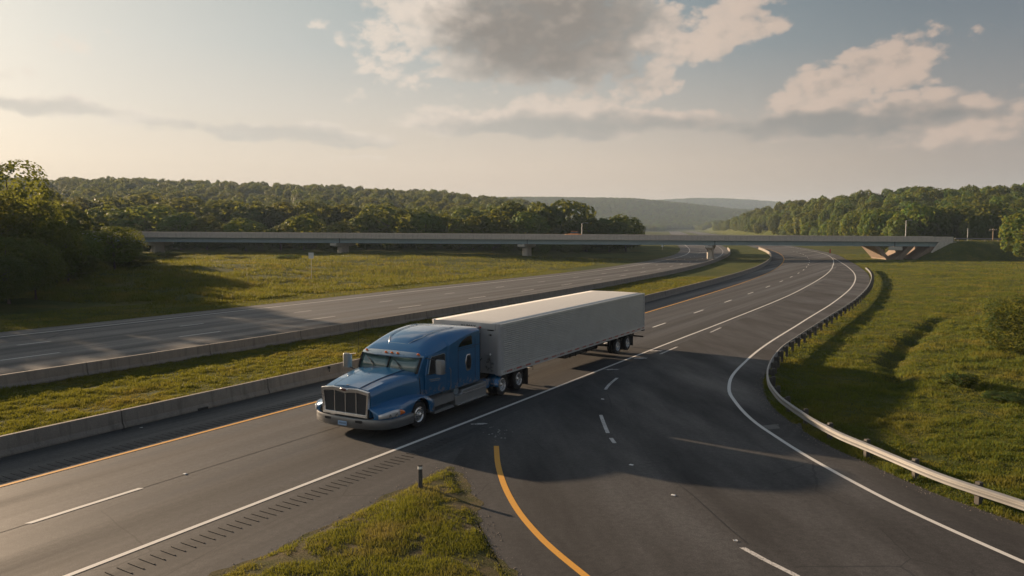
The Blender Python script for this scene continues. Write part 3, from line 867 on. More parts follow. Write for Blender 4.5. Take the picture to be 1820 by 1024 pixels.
for s in (-1, 1):
    wheel(tractor, s * 1.745, 0.0, .55, .30, s, -.03, .06)
    for y in (-7.05, -8.75):
        wheel(tractor, s * 1.74, y, .55, .28, s, -.15, .05)
        wheel(tractor, s * 1.40, y, .55, .28, s, -.15, .0)

m = MB()
for s in (-1, 1): m.box(s * .42, s * .52, -9.7, 2.0, .72, 1.0)
for y in (1.9, -2, -5.2, -7.9, -9.6): m.box(-.41, .41, y - .06, y + .06, .74, .98)
for y in (0, -7.05, -8.75): m.tube([(-1.5, y, .52), (1.5, y, .52)], .09, 8); m.box(-.2, .2, y - .2, y + .2, .36, .68)
m.box(-1.2, 1.2, -5.0, -.3, .78, 1.1); m.box(-.8, .8, -.9, 2.25, .26, .7); m.box(-.9, .9, -6.35, -.9, .28, .78)  # the two lowest boxes are added to block sun passing under the tractor
m.box(-.9, .9, .9, 2.0, .6, 1.1)
tb(m, 'chassis', M['blackmetal'], tractor)
m = MB(); m.prism_z([(-.5, -8.9), (.5, -8.9), (.56, -7.9), (.4, -7.1), (-.4, -7.1), (-.56, -7.9)], 1.02, 1.14); tb(m, 'fifth_wheel', M['blackmetal'], tractor, bevel=.02)

# hood -------------------------------------------------------------
def hood_sec(y):
    t = (2.45 - y) / 2.8
    wb = 1.12 + .46 * t; wt = 1.13 + .38 * t; zb = .84 + .12 * t
    zt = 1.93 + .36 * t ** .9 + .05 * math.sin(math.pi * t)
    L = [(-wb, zb), (-wb * 1.0, zb + .35), (-wt * 1.02, zt - .34), (-wt, zt - .16), (-wt * .97, zt - .06), (-wt * .90, zt)]
    L += [(-wt * .56 - .015, zt + .028), (-wt * .56 + .015, zt + .060), (-wt * .25, zt + .085), (0, zt + .095)]
    return [(x, y, z) for x, z in L] + [(-x, y, z) for x, z in L[::-1][1:]]


m = MB(); m.loft([hood_sec(2.37 - 2.72 * i / 14) for i in range(15)])
hood = tb(m, 'hood', M['paint'], tractor, smooth=28)
m = MB()
for s in (-1, 1):            # hood seam and rain gutter line
    m.tube([(s * (1.13 + .38 * t) * .56, 2.45 - 2.8 * t, 1.93 + .36 * t ** .9 + .05 * math.sin(math.pi * t) + .052) for t in (0.045, .2, .4, .6, .8, .98)], .012, 5)
m.tube([(p[0] * 1.004, -.345, p[2] + .004) for p in hood_sec(-.345)], .014, 5)
tb(m, 'hood_seam', M['blackmetal'], hood)
m = MB(); m.tube([(-.03, 2.3, 2.05), (.0, 1.2, 2.24)], .012, 6); m.box(-.05, .05, 2.18, 2.36, 2.03, 2.07); tb(m, 'hood_ornament', M['chrome'], hood)
for s in (-1, 1):
    m = MB(); m.grid([[(s * (1.545 + .0), -.1 - .5 * u, 1.62 + .34 * v - .05 * u) for u in (0, .5, 1)] for v in (0, 1)])
# fenders ----------------------------------------------------------
for s in (-1, 1):
    ys = [2.44, 2.38, 2.26, 2.06, 1.8, 1.5, 1.2, .92, .70, .62, .5, .35, .18, 0, -.18, -.35, -.5, -.62, -.70, -.85, -1.02]
    crest = pchip([-1.02, -.7, -.3, .3, 1.0, 1.7, 2.34], [1.06, 1.22, 1.34, 1.38, 1.33, 1.24, 1.13])
    xo = pchip([-1.02, .3, .9, 1.2, 1.5, 1.8, 2.06, 2.26, 2.38, 2.44], [1.82, 1.84, 1.86, 1.88, 1.88, 1.86, 1.79, 1.67, 1.52, 1.34])
    P = []
    for y in ys:
        c = float(crest(y)); X = float(xo(y))
        zb = .80 if y >= .70 else (.56 + math.sqrt(max(0, .70 ** 2 - y * y)) if abs(y) < .70 else .50)
        zs = [c - .06, c - .20, c - .34]
        P.append([(s * .98, y, c + .20), (s * (.98 + (X - .98) * .35), y, c + .10), (s * (.98 + (X - .98) * .75), y, c), (s * (X - .05), y, max(zs[0], zb + .06)), (s * X, y, max(zs[1], zb + .03)), (s * X, y, max(min(zs[2], zs[1]), zb + .015)), (s * (X - .01), y, zb), (s * (X - .10), y, zb + .01)])
    fn = tb(MB().grid(P), 'fender', M['paint'], tractor, smooth=50, solid=.03)
    # wheel housing behind the tyre
    m = MB(); m.grid([[(s * xx, .64 * math.cos(a), .54 + .66 * math.sin(a)) for xx in (1.0, 1.74)] for a in [math.pi * i / 14 for i in range(15)]]); tb(m, 'wheel_housing', M['black'], fn)
    # headlamp follows the swept corner of the fender
    def hl(t):
        y = 2.38 - 1.2 * t; X = float(xo(y)); return X, y
    for nm, t0, t1, mat in (('headlight', 0.0, .74, 'lamp'), ('turn_signal', .745, 1.0, 'amber')):
        P = []
        for i in range(9):
            t = t0 + (t1 - t0) * i / 8; X, y = hl(t)
            lo = .835 + .04 * t; hi = lo + .06 + .235 * math.sin(math.pi * min(1, .12 + .84 * t)) ** .7
            P.append([(s * (X + .006 + .03 * b), y + .012 + .03 * b * (1 - t), lo + (hi - lo) * k) for k, b in ((0, 0), (.2, .8), (.5, 1), (.8, .8), (1, 0))])
        lp = tb(MB().grid(P), nm, M[mat], tractor, smooth=60, solid=.04)
        if nm == 'headlight':
            for tt_ in (.28, .55):
                X, y = hl(tt_); q = MB(); q.lathe_x([(.07, .04), (.085, .055), (.06, .058), (.002, .045)], (s * X, y + .02, .93), 16, s); tb(q, 'reflector_bowl', M['chrome'], lp, smooth=40)

# grille -----------------------------------------------------------
gy = 2.40
def gx(z): return 1.08 + (z - .88) * .05
m = MB()
out = [(-gx(.84) - .02, .84), (-gx(1.9) - .03, 1.90), (-.6, 1.985), (-.2, 1.975), (0, 1.96), (.2, 1.975), (.6, 1.985), (gx(1.9) + .03, 1.90), (gx(.84) + .02, .84)]
inn = [(-gx(.95) + .09, .95), (-gx(1.82) + .07, 1.76), (-.6, 1.82), (-.22, 1.79), (0, 1.74), (.22, 1.79), (.6, 1.82), (gx(1.82) - .07, 1.76), (gx(.95) - .09, .95)]
n = len(out)
vs = [(x, gy, z) for x, z in out] + [(x, gy, z) for x, z in inn] + [(x, gy + .13, z * .995 + .003) for x, z in out] + [(x, gy + .10, z) for x, z in inn]
fs = []
for i in range(n):
    j = (i + 1) % n
    fs += [(2 * n + i, 2 * n + j, 3 * n + j, 3 * n + i), (i, j, 2 * n + j, 2 * n + i), (n + i, 3 * n + i, 3 * n + j, n + j), (i, n + i, n + j, j)]
m.add(vs, fs)
grille = tb(m, 'grille_surround', M['chrome'], tractor, smooth=30, bevel=.012)
m = MB(); P = []
m.prism_y([(-gx(.95) + .03, .9), (-gx(1.82) + .03, 1.86), (gx(1.82) - .03, 1.86), (gx(.95) - .03, .9)], gy - .01, gy + .035)
for i in range(26):
    z = .95 + .034 * i; m.box(-gx(z) + .08, gx(z) - .08, gy + .036, gy + .048, z, z + .012)
for i in range(60):
    x = -1.03 + i * .035; m.box(x, x + .010, gy + .037, gy + .052, .94, 1.82)
tb(m, 'grille_mesh', M['mesh'], grille)
for x in (-.53, 0, .53):
    m = MB(); m.loft([[(x - .028, gy + .03, .93), (x + .028, gy + .03, .93), (x + .018, gy + .085, .93), (x - .018, gy + .085, .93)], [(x - .028, gy + .03, 1.84), (x + .028, gy + .03, 1.84), (x + .018, gy + .085, 1.84), (x - .018, gy + .085, 1.84)]]); tb(m, 'grille_bar', M['chrome'], grille)
m = MB(); m.loft([[(a * .185 * math.cos(t), gy + d, 1.905 + a * .068 * math.sin(t)) for t in [2 * math.pi * i / 24 for i in range(24)]] for a, d in ((1, .10), (1, .15), (.86, .165))]); bd = tb(m, 'badge_rim', M['chrome'], grille, smooth=30)
m = MB(); m.loft([[(a * .150 * math.cos(t), gy + d, 1.905 + a * .050 * math.sin(t)) for t in [2 * math.pi * i / 24 for i in range(24)]] for a, d in ((1, .16), (1, .17), (.5, .178))]); tb(m, 'badge_face', M['badge'], grille, smooth=30)

# bumper -----------------------------------------------------------
fb = pchip([-1.86, -1.80, -1.62, -1.25, -.7, 0, .7, 1.25, 1.62, 1.80, 1.86], [.72, 1.25, 1.78, 2.22, 2.50, 2.62, 2.50, 2.22, 1.78, 1.25, .72])
bp = [(-1.88, .70), (-1.885, 1.05), (-1.88, 1.40), (-1.84, 1.72), (-1.74, 2.02), (-1.56, 2.25), (-1.30, 2.42), (-.95, 2.53), (-.5, 2.60), (0, 2.62)]
bp = bp + [(-x, y) for x, y in bp[::-1][1:]]
bp = [(x * 1.04, y + .03 * min(1, max(0, (y - .7) / 1.2))) for x, y in bp]
secs = []
for i, (x, y) in enumerate(bp):
    a = bp[max(0, i - 1)]; b = bp[min(len(bp) - 1, i + 1)]
    nn = Vector((-(b[1] - a[1]), b[0] - a[0])).normalized()
    secs.append([(x + nn.x * d, y + nn.y * d, z) for d, z in ((-.10, .39), (-.02, .38), (.015, .42), (.022, .58), (.018, .75), (0, .79), (-.10, .80))])
bump = tb(MB().loft(secs), 'bumper', M['bumper'], tractor, smooth=40)
for x in (-.75, .75):
    y = float(np.interp(x, [p[0] for p in bp], [p[1] for p in bp]))
    m = MB(); m.loft([[(x + .16 * cx, y + d + (-abs(cx) * .02), .68 + .05 * cz) for cx, cz in ((-1, -.6), (-.8, -1), (.8, -1), (1, -.6), (1, .6), (.8, 1), (-.8, 1), (-1, .6))] for d in (-.02, .062)]); tb(m, 'tow_opening', M['black'], bump)
m = MB(); m.box(-.21, .21, 2.665, 2.682, .47, .64); pl = tb(m, 'number_plate', M['plate'], bump)
m = MB()
for i in range(6): m.box(-.165 + i * .058, -.165 + i * .058 + .03, 2.682, 2.686, .515, .595)
tb(m, 'plate_characters', m_simple('plate_ink', (0.06, 0.09, 0.16), .5), pl)

# cab + sleeper ----------------------------------------------------
CS = [(-.24, 1.52, 2.12, 2.26, 1.30), (-.58, 1.58, 2.84, 2.95, 1.34), (-.66, 1.60, 2.92, 3.03, 1.27), (-.8, 1.63, 2.95, 3.17, 1.18), (-1.0, 1.65, 2.98, 3.29, 1.10), (-1.4, 1.66, 3.03, 3.47, 1.04), (-1.9, 1.66, 3.12, 3.61, 1.06),
      (-2.24, 1.66, 3.20, 3.67, 1.09), (-2.34, 1.73, 3.22, 3.685, 1.10), (-3.0, 1.75, 3.40, 3.74, 1.20), (-3.7, 1.75, 3.53, 3.76, 1.33), (-4.4, 1.75, 3.59, 3.75, 1.44), (-4.86, 1.75, 3.59, 3.71, 1.46), (-4.95, 1.70, 3.52, 3.62, 1.42)]
def cab_sec(y, hw, zs, zt, wt):
    L = [(-hw + .06, 1.12), (-hw, 1.2), (-hw, 1.6), (-hw, zs - .02)]
    cxp = wt + (hw - wt) * .60; czp = zt - (zt - zs) * .10
    for k in range(1, 7):
        t = k / 7; L.append((-((1 - t) ** 2 * hw + 2 * t * (1 - t) * cxp + t * t * wt), (1 - t) ** 2 * zs + 2 * t * (1 - t) * czp + t * t * zt))
    L += [(-wt, zt), (-wt * .55, zt + .035), (0, zt + .05)]
    return [(x, y, z) for x, z in L] + [(-x, y, z) for x, z in L[::-1][1:]]
cab = tb(MB().loft([cab_sec(*c) for c in CS]), 'cab', M['paint'], tractor, smooth=17)
cy = [c[0] for c in CS][::-1]
def cint(y, k): return float(np.interp(y, cy, [c[k] for c in CS][::-1]))
# raised roof panel with a bright edge
P = []; rim = []
for i in range(13):
    y = -1.02 - 2.9 * i / 12; zt = cint(y, 3); w = .78 * min(1, (.62 + i / 6)) * (1 + .02 * i)
    row = []
    for k in range(-4, 5):
        x = w * k / 4; wt = cint(y, 4); bz = zt + .05 - .05 * min(1, abs(x) / wt) ** 1.4
        row.append((x, y, bz + (.026 if abs(k) < 4 and 0 < i < 12 else -.012)))
    P.append(row); rim.append(row[0])
tb(MB().grid(P), 'roof_panel', M['paint'], cab, smooth=35)
left_ = [(r[0][0], r[0][1], r[1][2] - .006) for r in P[::-1]]; front_ = [(q_[0], q_[1], q_[2] + .004) for q_ in P[0][1:-1]]; right_ = [(r[-1][0], r[-1][1], r[-2][2] - .006) for r in P]
tb(MB().tube(left_ + front_ + right_, .016, 6), 'roof_trim', M['visor'], cab, smooth=40)
# windscreen panes
def ws(x, v): # v from bottom 0 to top 1
    b = .055 * (1 - (x / 1.5) ** 2); return (x, -.235 - .33 * v + b, 2.24 + .68 * v)
for s in (-1, 1):
    m = MB(); m.grid([[ws(s * (.035 + 1.42 * u * (1 + .015 * v)), .04 + .88 * v) for u in [i / 8 for i in range(9)]] for v in (0, .5, 1)])
    tb(m, 'windscreen', M['glass'], tractor, smooth=40, solid=.02)
m = MB(); a, b = Vector(ws(0, .02)), Vector(ws(0, .94)); m.obox((a + b) / 2 + Vector((0, .012, 0)), (.028, 0, 0), (b - a) / 2, Vector((0, .02, .01)))
for v0, v1, off in ((-.02, .045, .0), (.90, .96, .0)):
    m.grid([[tuple(Vector(ws(x, v)) + Vector((0, .012, .006))) for x in [-1.5 + 3 * i / 12 for i in range(13)]] for v in (v0, v1)])
for s in (-1, 1):
    a, b = Vector(ws(s * 1.49, .0)), Vector(ws(s * 1.5, .95)); m.obox((a + b) / 2 + Vector((0, .02, 0)), (.04, 0, 0), (b - a) / 2, Vector((0, .02, .01)))
tb(m, 'windscreen_frame', M['black'], tractor)
for x0 in (-.85, .55):
    m = MB()
    m.tube([tuple(Vector(ws(x0, .0)) + Vector((0, .05, .02))), tuple(Vector(ws(x0 + .42, .55)) + Vector((0, .05, .02)))], .012, 5)
    m.tube([tuple(Vector(ws(x0 + .16, .30)) + Vector((0, .05, .02))), tuple(Vector(ws(x0 + .42, .55)) + Vector((0, .05, .02))), tuple(Vector(ws(x0 + .62, .72)) + Vector((0, .04, .01)))], .012, 5)
    tb(m, 'wiper', M['black'], tractor)
# sun visor with marker lamps
m = MB(); secs = []
for i in range(15):
    x = -1.56 + 3.12 * i / 14; k = (x / 1.56) ** 2; y0 = -.34 - .26 * k ** 2
    secs.append([(x, y0, 2.86), (x, y0 + .02, 2.90), (x, y0 - .20, 3.07 - .05 * k), (x, y0 - .26, 3.08 - .05 * k), (x, y0 - .24, 3.03 - .05 * k), (x, y0 - .03, 2.85)])
vis = tb(m.loft(secs), 'sun_visor', M['visor'], tractor, smooth=35)
for x in (-1.35, -.42, -.12, .18, 1.3):
    k = (x / 1.56) ** 2; y0 = -.34 - .26 * k ** 2
    m = MB(); m.loft([[(x + a * .075 * math.cos(t), y0 - .09 + a * .05 * math.sin(t) + .05 * h, 2.985 + a * .035 * math.sin(t) + h) for t in [2 * math.pi * i / 14 for i in range(14)]] for a, h in ((1, -.02), (1, .03), (.5, .065))]); tb(m, 'marker_lamp', M['amber'], vis, smooth=40)
# doors
for s in (-1, 1):
    sx = lambda y: cint(y, 1)
    pts = [(-.62, 1.30), (-.62, 2.15), (-.86, 2.93), (-2.10, 2.97), (-2.16, 2.9), (-2.16, 1.30)]
    m = MB(); m.loft([[(s * (1.64 + d), y, z) for y, z in pts] for d in (-.03, .035)])
    door = tb(m, 'door', M['paint'], tractor, bevel=.02)
    w = [(-.80, 2.14), (-.98, 2.80), (-1.06, 2.86), (-1.98, 2.88), (-2.05, 2.80), (-2.05, 2.16), (-1.98, 2.10)]
    m = MB(); m.loft([[(s * (1.676 + d), -1.45 + (y + 1.45) * k, 2.48 + (z - 2.48) * k) for y, z in w] for d, k in ((0, 1.06), (.012, 1.05))]); tb(m, 'window_trim', M['visor'], door)
    m = MB(); m.loft([[(s * (1.69 + d), y, z) for y, z in w] for d in (0, .008)]); tb(m, 'door_window', M['darkglass'], door)
    m = MB(); m.box(s * 1.676, s * 1.715, -2.06, -1.84, 1.98, 2.03); tb(m, 'door_handle', M['chrome'], door)
    m = MB(); m.obox((s * 1.69, -1.25, 1.86), (.012, 0, 0), (0, .40, .03), (0, -.001, .014)); m.obox((s * 1.69, -1.28, 1.78), (.012, 0, 0), (0, .36, .027), (0, -.001, .010)); tb(m, 'trim_strip', M['chrome'], door)
    # grab rail behind the door
    m = MB(); m.tube([(s * 1.79, -2.26, 1.25), (s * 1.83, -2.28, 1.4), (s * 1.83, -2.28, 2.1), (s * 1.79, -2.26, 2.2)], .022, 7); tb(m, 'grab_rail', M['dullmetal'], tractor, smooth=40)
    # sleeper windows
    m = MB(); w = [(-3.02, 3.02), (-3.14, 3.17), (-3.4, 3.32), (-3.75, 3.42), (-4.05, 3.45), (-4.14, 3.40), (-4.18, 3.02)]
    m.loft([[(s * (1.752 + d), y, z) for y, z in w] for d in (0, .012)]); tb(m, 'sleeper_window', M['darkglass'], cab)
    m = MB(); w = [(-3.86 + .20 * math.cos(t), 2.20 + .32 * max(-1, min(1, 1.25 * math.sin(t)))) for t in [2 * math.pi * i / 20 for i in range(20)]]
    m.loft([[(s * (1.752 + d), -3.86 + (y + 3.86) * k, 2.2 + (z - 2.2) * k) for y, z in w] for d, k in ((0, 1.22), (.02, 1.15), (.02, 1.0))]); bz = tb(m, 'porthole_rim', M['chrome'], cab, smooth=30)
    m = MB(); m.loft([[(s * (1.7525 + d), y, z) for y, z in w] for d in (0.02, .024)]); tb(m, 'porthole_glass', M['darkglass'], cab)
    m = MB()
    for y in (-3.0, -4.45): m.box(s * 1.749, s * 1.757, y - .008, y + .008, 1.35, 3.3)
    m.box(s * 1.749, s * 1.757, -4.45, -3.0, 2.86, 2.875); m.box(s * 1.749, s * 1.758, -4.85, -3.0, 2.94, 2.955)
    tb(m, 'panel_seam', M['blackmetal'], cab)
    # mirrors on arms
    my, mx, mz0, mz1 = -.80, 2.24, 2.20, 2.82
    if s > 0: my, mx, mz0, mz1 = -.30, 2.18, 2.16, 2.80
    m = MB(); m.loft([[(s * (mx + a), my + b, z) for a, b in ((-.20 * k, -.09), (.20 * k, -.09), (.21 * k, .02), (.12 * k, .11), (-.12 * k, .11), (-.21 * k, .02))] for z, k in ((mz0, .85), (mz0 + .04, 1), (mz1 - .06, 1), (mz1, .8))])
    mir = tb(m, 'mirror', M['dullmetal'], tractor, smooth=50, bevel=.015)
    m = MB(); m.tube([(s * 1.60, my + .1, 2.86), (s * mx, my, mz1 - .05)], .02, 6); m.tube([(s * 1.60, my + .1, 2.12), (s * mx, my, mz0 + .06)], .02, 6); m.tube([(s * mx, my - .02, mz0 - .02), (s * (mx - .0), my - .02, mz1)], .018, 6); tb(m, 'mirror_arm', M['blackmetal'], mir)
    m = MB(); m.box(s * (mx - .17), s * (mx + .17), my - .098, my - .092, mz0 + .06, mz1 - .08); tb(m, 'mirror_glass', M['glass'], mir)
    # steps, battery box, tank and side fairing
    m = MB(); m.prism_x([(-.98, .62), (-.98, .86), (-1.05, .98), (-2.72, .98), (-2.72, .62)], s * 1.2, s * 1.70); m.box(s * 1.2, s * 1.82, -2.55, -1.05, .36, .42); m.box(s * 1.25, s * 1.78, -2.55, -1.05, .43, .46)
    for y in (-1.1, -1.8, -2.5): m.box(s * 1.3, s * 1.4, y - .04, y + .04, .42, .63)
    for k in range(5): m.box(s * (1.28 + k * .1), s * (1.33 + k * .1), -2.6, -1.1, .981, .995)
    tb(m, 'cab_step', M['dullmetal'], tractor, bevel=.01)
    m = MB(); m.lathe_x([(.19, -.22), (.2, -.2), (.2, .2), (.19, .22), (.002, .22)], (s * 1.46, -2.95, 1.03), 20, s); m.tube([(s * 1.3, -2.2, 1.08), (s * 1.3, -2.85, 1.08)], .16, 14); tb(m, 'air_tank', M['visor'], tractor, smooth=40)
    m = MB(); m.prism_x([(-2.74, .40), (-2.74, .80), (-3.25, .86), (-3.3, 1.0), (-5.36, 1.04), (-5.42, .98), (-5.42, .40)], s * 1.15, s * 1.78)
    ft = tb(m, 'tank_fairing', M['dullmetal'], tractor, bevel=.035, smooth=40)
    m = MB(); m.box(s * 1.781, s * 1.80, -5.38, -2.78, .80, .825); m.box(s * 1.72, s * 1.86, -5.40, -2.78, .36, .41); tb(m, 'fairing_trim', M['chrome'], ft)
    # panel in front of the drive wheels, rear flaps
    m = MB(); m.grid([[(s * xx, -7.05 + .66 * math.cos(a), .52 + .66 * math.sin(a)) for xx in (1.2, 1.86)] for a in [math.pi * (.02 + .5 * i / 10) for i in range(11)]]); tb(m, 'quarter_fender', M['paint'], tractor, solid=.025, smooth=50)
    m = MB(); m.box(s * 1.22, s * 1.86, -9.52, -9.49, .16, 1.02); m.tube([(s * .5, -9.5, 1.02), (s * 1.86, -9.5, 1.02)], .02, 6); tb(m, 'mud_flap', M['black'], tractor)
    m = MB(); m.box(s * 1.2, s * 1.5, -6.2, -5.5, .55, 1.0); tb(m, 'side_panel', M['paint'], tractor, bevel=.02)
for s in (-1, 1):      # dark cab extenders reaching back towards the trailer
    m = MB(); m.loft([[(s * 1.72, -4.94, z0_), (s * 1.69, -4.94, z0_), (s * 1.68, -5.02, z0_), (s * 1.70, -5.02, z0_)] for z0_ in (1.35, 3.45)]); tb(m, 'cab_extender', M['black'], tractor)
m = MB(); m.loft([[(x, -4.94, 3.66), (x, -5.06, 3.65), (x, -5.06, 3.61), (x, -4.94, 3.6)] for x in (-1.4, 1.4)]); tb(m, 'roof_extender', M['paint'], tractor)
# sleeper back wall gear, plus a box added to block low sun
m = MB(); m.box(-1.25, 1.3, -5.62, -5.03, 1.05, 2.35); tb(m, 'low_sun_blocker', M['blackmetal'], tractor, bevel=.03)
m = MB(); m.box(-1.35, 1.35, -5.02, -4.96, 1.2, 3.4); tb(m, 'rear_wall', M['blackmetal'], tractor)
m = MB()
for i, x in enumerate((-.9, -.8, -.7)):
    m.tube([(x, -5.03, 1.9), (x - .05, -5.3, 1.55 - .05 * i), (x - .1, -5.8, 1.5 - .05 * i), (x - .1, -6.15, 1.8), (x - .1, -6.36, 1.95)], .022, 6)
tb(m, 'air_hose', M['black'], tractor, smooth=40)
m = MB(); m.tube([(1.72, -.5, 2.9), (1.75, -.55, 3.3), (1.78, -.6, 4.25)], [.012, .009, .004], 5); tb(m, 'antenna', M['blackmetal'], tractor)

# ------------------------------------------------------------------ the trailer
TW = 2.12
trailer = empty('semi_trailer', o0 - 2.10 * side, math.pi - THEAD)
tag(trailer, 'long silver corrugated box trailer coupled behind the blue tractor', 'trailer')
trailer.rotation_euler = (R(-.45), 0, math.pi - THEAD)
y0, y1 = -6.50, -25.55
zb, zt = 1.14, 3.66
# corrugated side skins
for s in (-1, 1):
    n = 21; m = MB(); prof = []
    for i in range(n):
        z0 = zb + .20 + (zt - zb - .34) * i / n; h = (zt - zb - .34) / n
        prof += [(-.03, z0), (.022, z0 + h * .06), (.028, z0 + h * .35), (.022, z0 + h * .64), (-.03, z0 + h * .70)]
    prof.append((0, zb + .20 + (zt - zb - .34)))
    ysq = [y0 - .26 - (y1 + .14 - y0 + .26) * -1 * i / 12 for i in range(13)]
    m.grid([[(s * (TW - .03 + d), y, z) for d, z in prof] for y in np.linspace(y0 - .26, y1 + .12, 13)])
    m.box(s * (TW - .10), s * (TW - .06), y0 - .2, y1 + .1, zb + .1, zt - .05)
    sk = m.build('side_skin', M['trailer'], trailer)
    m = MB(); m.box(s * (TW - .05), s * (TW + .016), y0 - .05, y1, zb - .06, zb + .20); m.build('bottom_rail', M['trailer'], sk, bevel=.008)
    m = MB(); m.box(s * (TW + .0165), s * (TW + .020), y0 - .28, y1 + .1, zb + .03, zb + .12); m.build('reflective_tape', M['tape'], sk)
    m = MB(); m.box(s * (TW - .08), s * (TW + .015), y0 - .05, y1, zt - .14, zt); m.build('top_rail', M['trailer'], sk, bevel=.012)
    m = MB()       # round-nosed front corner post
    pts = [(s * (TW - .30), y0), (s * (TW - .18), y0 + .015)] + [(s * (TW - .18 + .19 * math.sin(a)), y0 - .175 + .19 * math.cos(a)) for a in [math.pi / 2 * k / 6 for k in range(1, 7)]] + [(s * (TW + .01), y0 - .30), (s * (TW - .08), y0 - .30), (s * (TW - .08), y0 - .1)]
    m.prism_z(pts, zb - .05, zt + .004); m.build('corner_post', M['trailer_front'], trailer, smooth=30)
    m = MB(); m.box(s * (TW - .12), s * (TW + .014), y1 - .02, y1 + .13, zb - .04, zt + .002); m.build('rear_post', M['trailer_front'], trailer, bevel=.01)
    # front wall details
m = MB(); m.box(-TW + .26, TW - .26, y0 - .06, y0, zb, zt - .10)
for x in np.linspace(-1.5, 1.5, 7): m.box(x - .012, x + .012, y0, y0 + .012, zb + .1, zt - .5)
fw = m.build('front_wall', M['trailer_front'], trailer, bevel=.006)
m = MB(); m.box(-TW + .26, TW - .26, y0 + .001, y0 + .03, zt - .30, zt + .002); m.build('front_header', M['trailer_front'], trailer, bevel=.008)
m = MB(); m.box(-1.75, -1.38, y0 + .001, y0 + .012, zt - .36, zt - .20); m.build('vent_panel', M['black'], fw)
m = MB(); m.box(-1.62, -1.46, y0 + .001, y0 + .010, zt - .62, zt - .53); m.build('placard', M['black'], fw)
m = MB()
for i in range(14):
    m.obox((-1.75 + random.uniform(0, .45), y0 + .03, zb + random.uniform(.15, .8)), (.05, 0, 0), (0, .03, 0), (0, 0, .04))
m.tube([(-1.6, y0 + .05, zb + .2), (-1.6, y0 + .09, zb + .9), (-1.35, y0 + .06, zb + .95)], .02, 6)
m.build('coupling_gear', M['dullmetal'], fw)
m = MB(); m.prism_z([(-.95, y0 + .002), (1.5, y0 + .002), (1.5, y0 + .70), (1.3, y0 + .86), (-.75, y0 + .86), (-.95, y0 + .70)], zb + .35, zt - .20); m.build('gap_sun_blocker', M['trailer_front'], fw, bevel=.04)  # unseen box added to narrow the sun streak between cab and trailer
m = MB(); m.lathe_x([(.05, -.03), (.06, 0), (.04, .03), (.002, .04)], (-1.58, y0 + .06, zb + .98), 12, -1); m.build('marker_lamp', M['signwhite'], fw)
cu = bpy.data.curves.new('front_lettering', 'FONT'); cu.body = 'KUMAX'; cu.size = .21; cu.extrude = .006; cu.align_x = 'CENTER'
tmp = bpy.data.objects.new('tmp', cu); COL.objects.link(tmp)
bpy.context.view_layer.update()
me = bpy.data.meshes.new_from_object(tmp.evaluated_get(bpy.context.evaluated_depsgraph_get())); bpy.data.objects.remove(tmp)
me.name = 'front_lettering'; me.materials.clear(); me.materials.append(M['black'])
lt = bpy.data.objects.new('front_lettering', me); COL.objects.link(lt); lt.parent = fw
lt.location = (-.25, y0 + .035, zt - .26); lt.rotation_euler = (R(90), 0, math.pi); lt.scale = (1.25, 1, 1)
m = MB(); m.box(-1.02, -.88, y0 + .031, y0 + .05, zt - .25, zt - .18); m.build('clearance_lamp', M['red'], fw)
m = MB(); m.grid([[(x, y, zt - .01 + .03 * (1 - (x / TW) ** 2)) for x in np.linspace(-TW + .08, TW - .08, 9)] for y in np.linspace(y0 - .01, y1 + .01, 21)]); m.build('roof', M['trailer_roof'], trailer, smooth=30, solid=.02)
# rear doors
for s in (-1, 1):
    m = MB(); m.box(s * .012, s * (TW - .13), y1, y1 + .06, zb, zt - .1); dr = m.build('rear_door', M['trailer_front'], trailer, bevel=.01)
    m = MB()
    for x in (.4, 1.3): m.tube([(s * x, y1 - .03, zb), (s * x, y1 - .03, zt - .12)], .018, 6)
    m.build('lock_rod', M['dullmetal'], dr)
# underframe
m = MB()
for s in (-1, 1): m.box(s * .5, s * .6, y0 - .9, y1 + .3, zb - .26, zb - .06)
for y in np.arange(y0 - .5, y1, -.9): m.box(-TW + .07, TW - .07, y - .03, y + .03, zb - .10, zb + .02)
m.box(-.5, .5, y0 - 1.9, y0 - .4, zb - .18, zb - .08)
m.box(-TW + .1, TW - .1, y1 + .02, y0 - .3, zb + .03, zb + .10)
m.build('underframe', M['blackmetal'], trailer)
m = MB()
for s in (-1, 1):
    m.box(s * 1.12, s * 1.26, y0 - 4.0, y0 - 3.86, .34, zb - .08); m.box(s * 1.0, s * 1.38, y0 - 4.1, y0 - 3.76, .26, .31)
    m.tube([(s * 1.19, y0 - 3.95, .95), (s * .8, y0 - 4.9, zb - .1)], .035, 6); m.tube([(s * 1.3, y0 - 3.93, .85), (s * 1.72, y0 - 3.93, .85), (s * 1.72, y0 - 3.93, .7)], .02, 6)
m.tube([(-1.19, y0 - 3.93, .8), (1.19, y0 - 3.93, .8)], .03, 6)
m.build('landing_gear', M['blackmetal'], trailer)
m = MB()
for s in (-1, 1): m.box(s * .7, s * .84, y1 + 1.2, y1 + 6.2, .80, zb - .1)
for y in (-21.0, -22.65): m.tube([(-1.6, y, .50), (1.6, y, .50)], .085, 8); m.box(-.9, -.7, y - .4, y + .4, .55, .8); m.box(.7, .9, y - .4, y + .4, .55, .8)
bogie = m.build('bogie', M['blackmetal'], trailer)
for s in (-1, 1):
    for y in (-21.0, -22.65):
        wheel(trailer, s * (TW - .16), y, .50, .27, s, -.13, .05); wheel(trailer, s * (TW - .48), y, .50, .27, s, -.13, .0)
    m = MB(); m.box(s * (TW - .66), s * (TW - .02), -23.55, -23.52, .2, .98); m.build('mud_flap', M['black'], trailer)
m = MB(); m.box(-1.0, 1.0, -20.2, -15.6, .42, .98)  # box added to shade the sunlit strip of road beneath the trailer
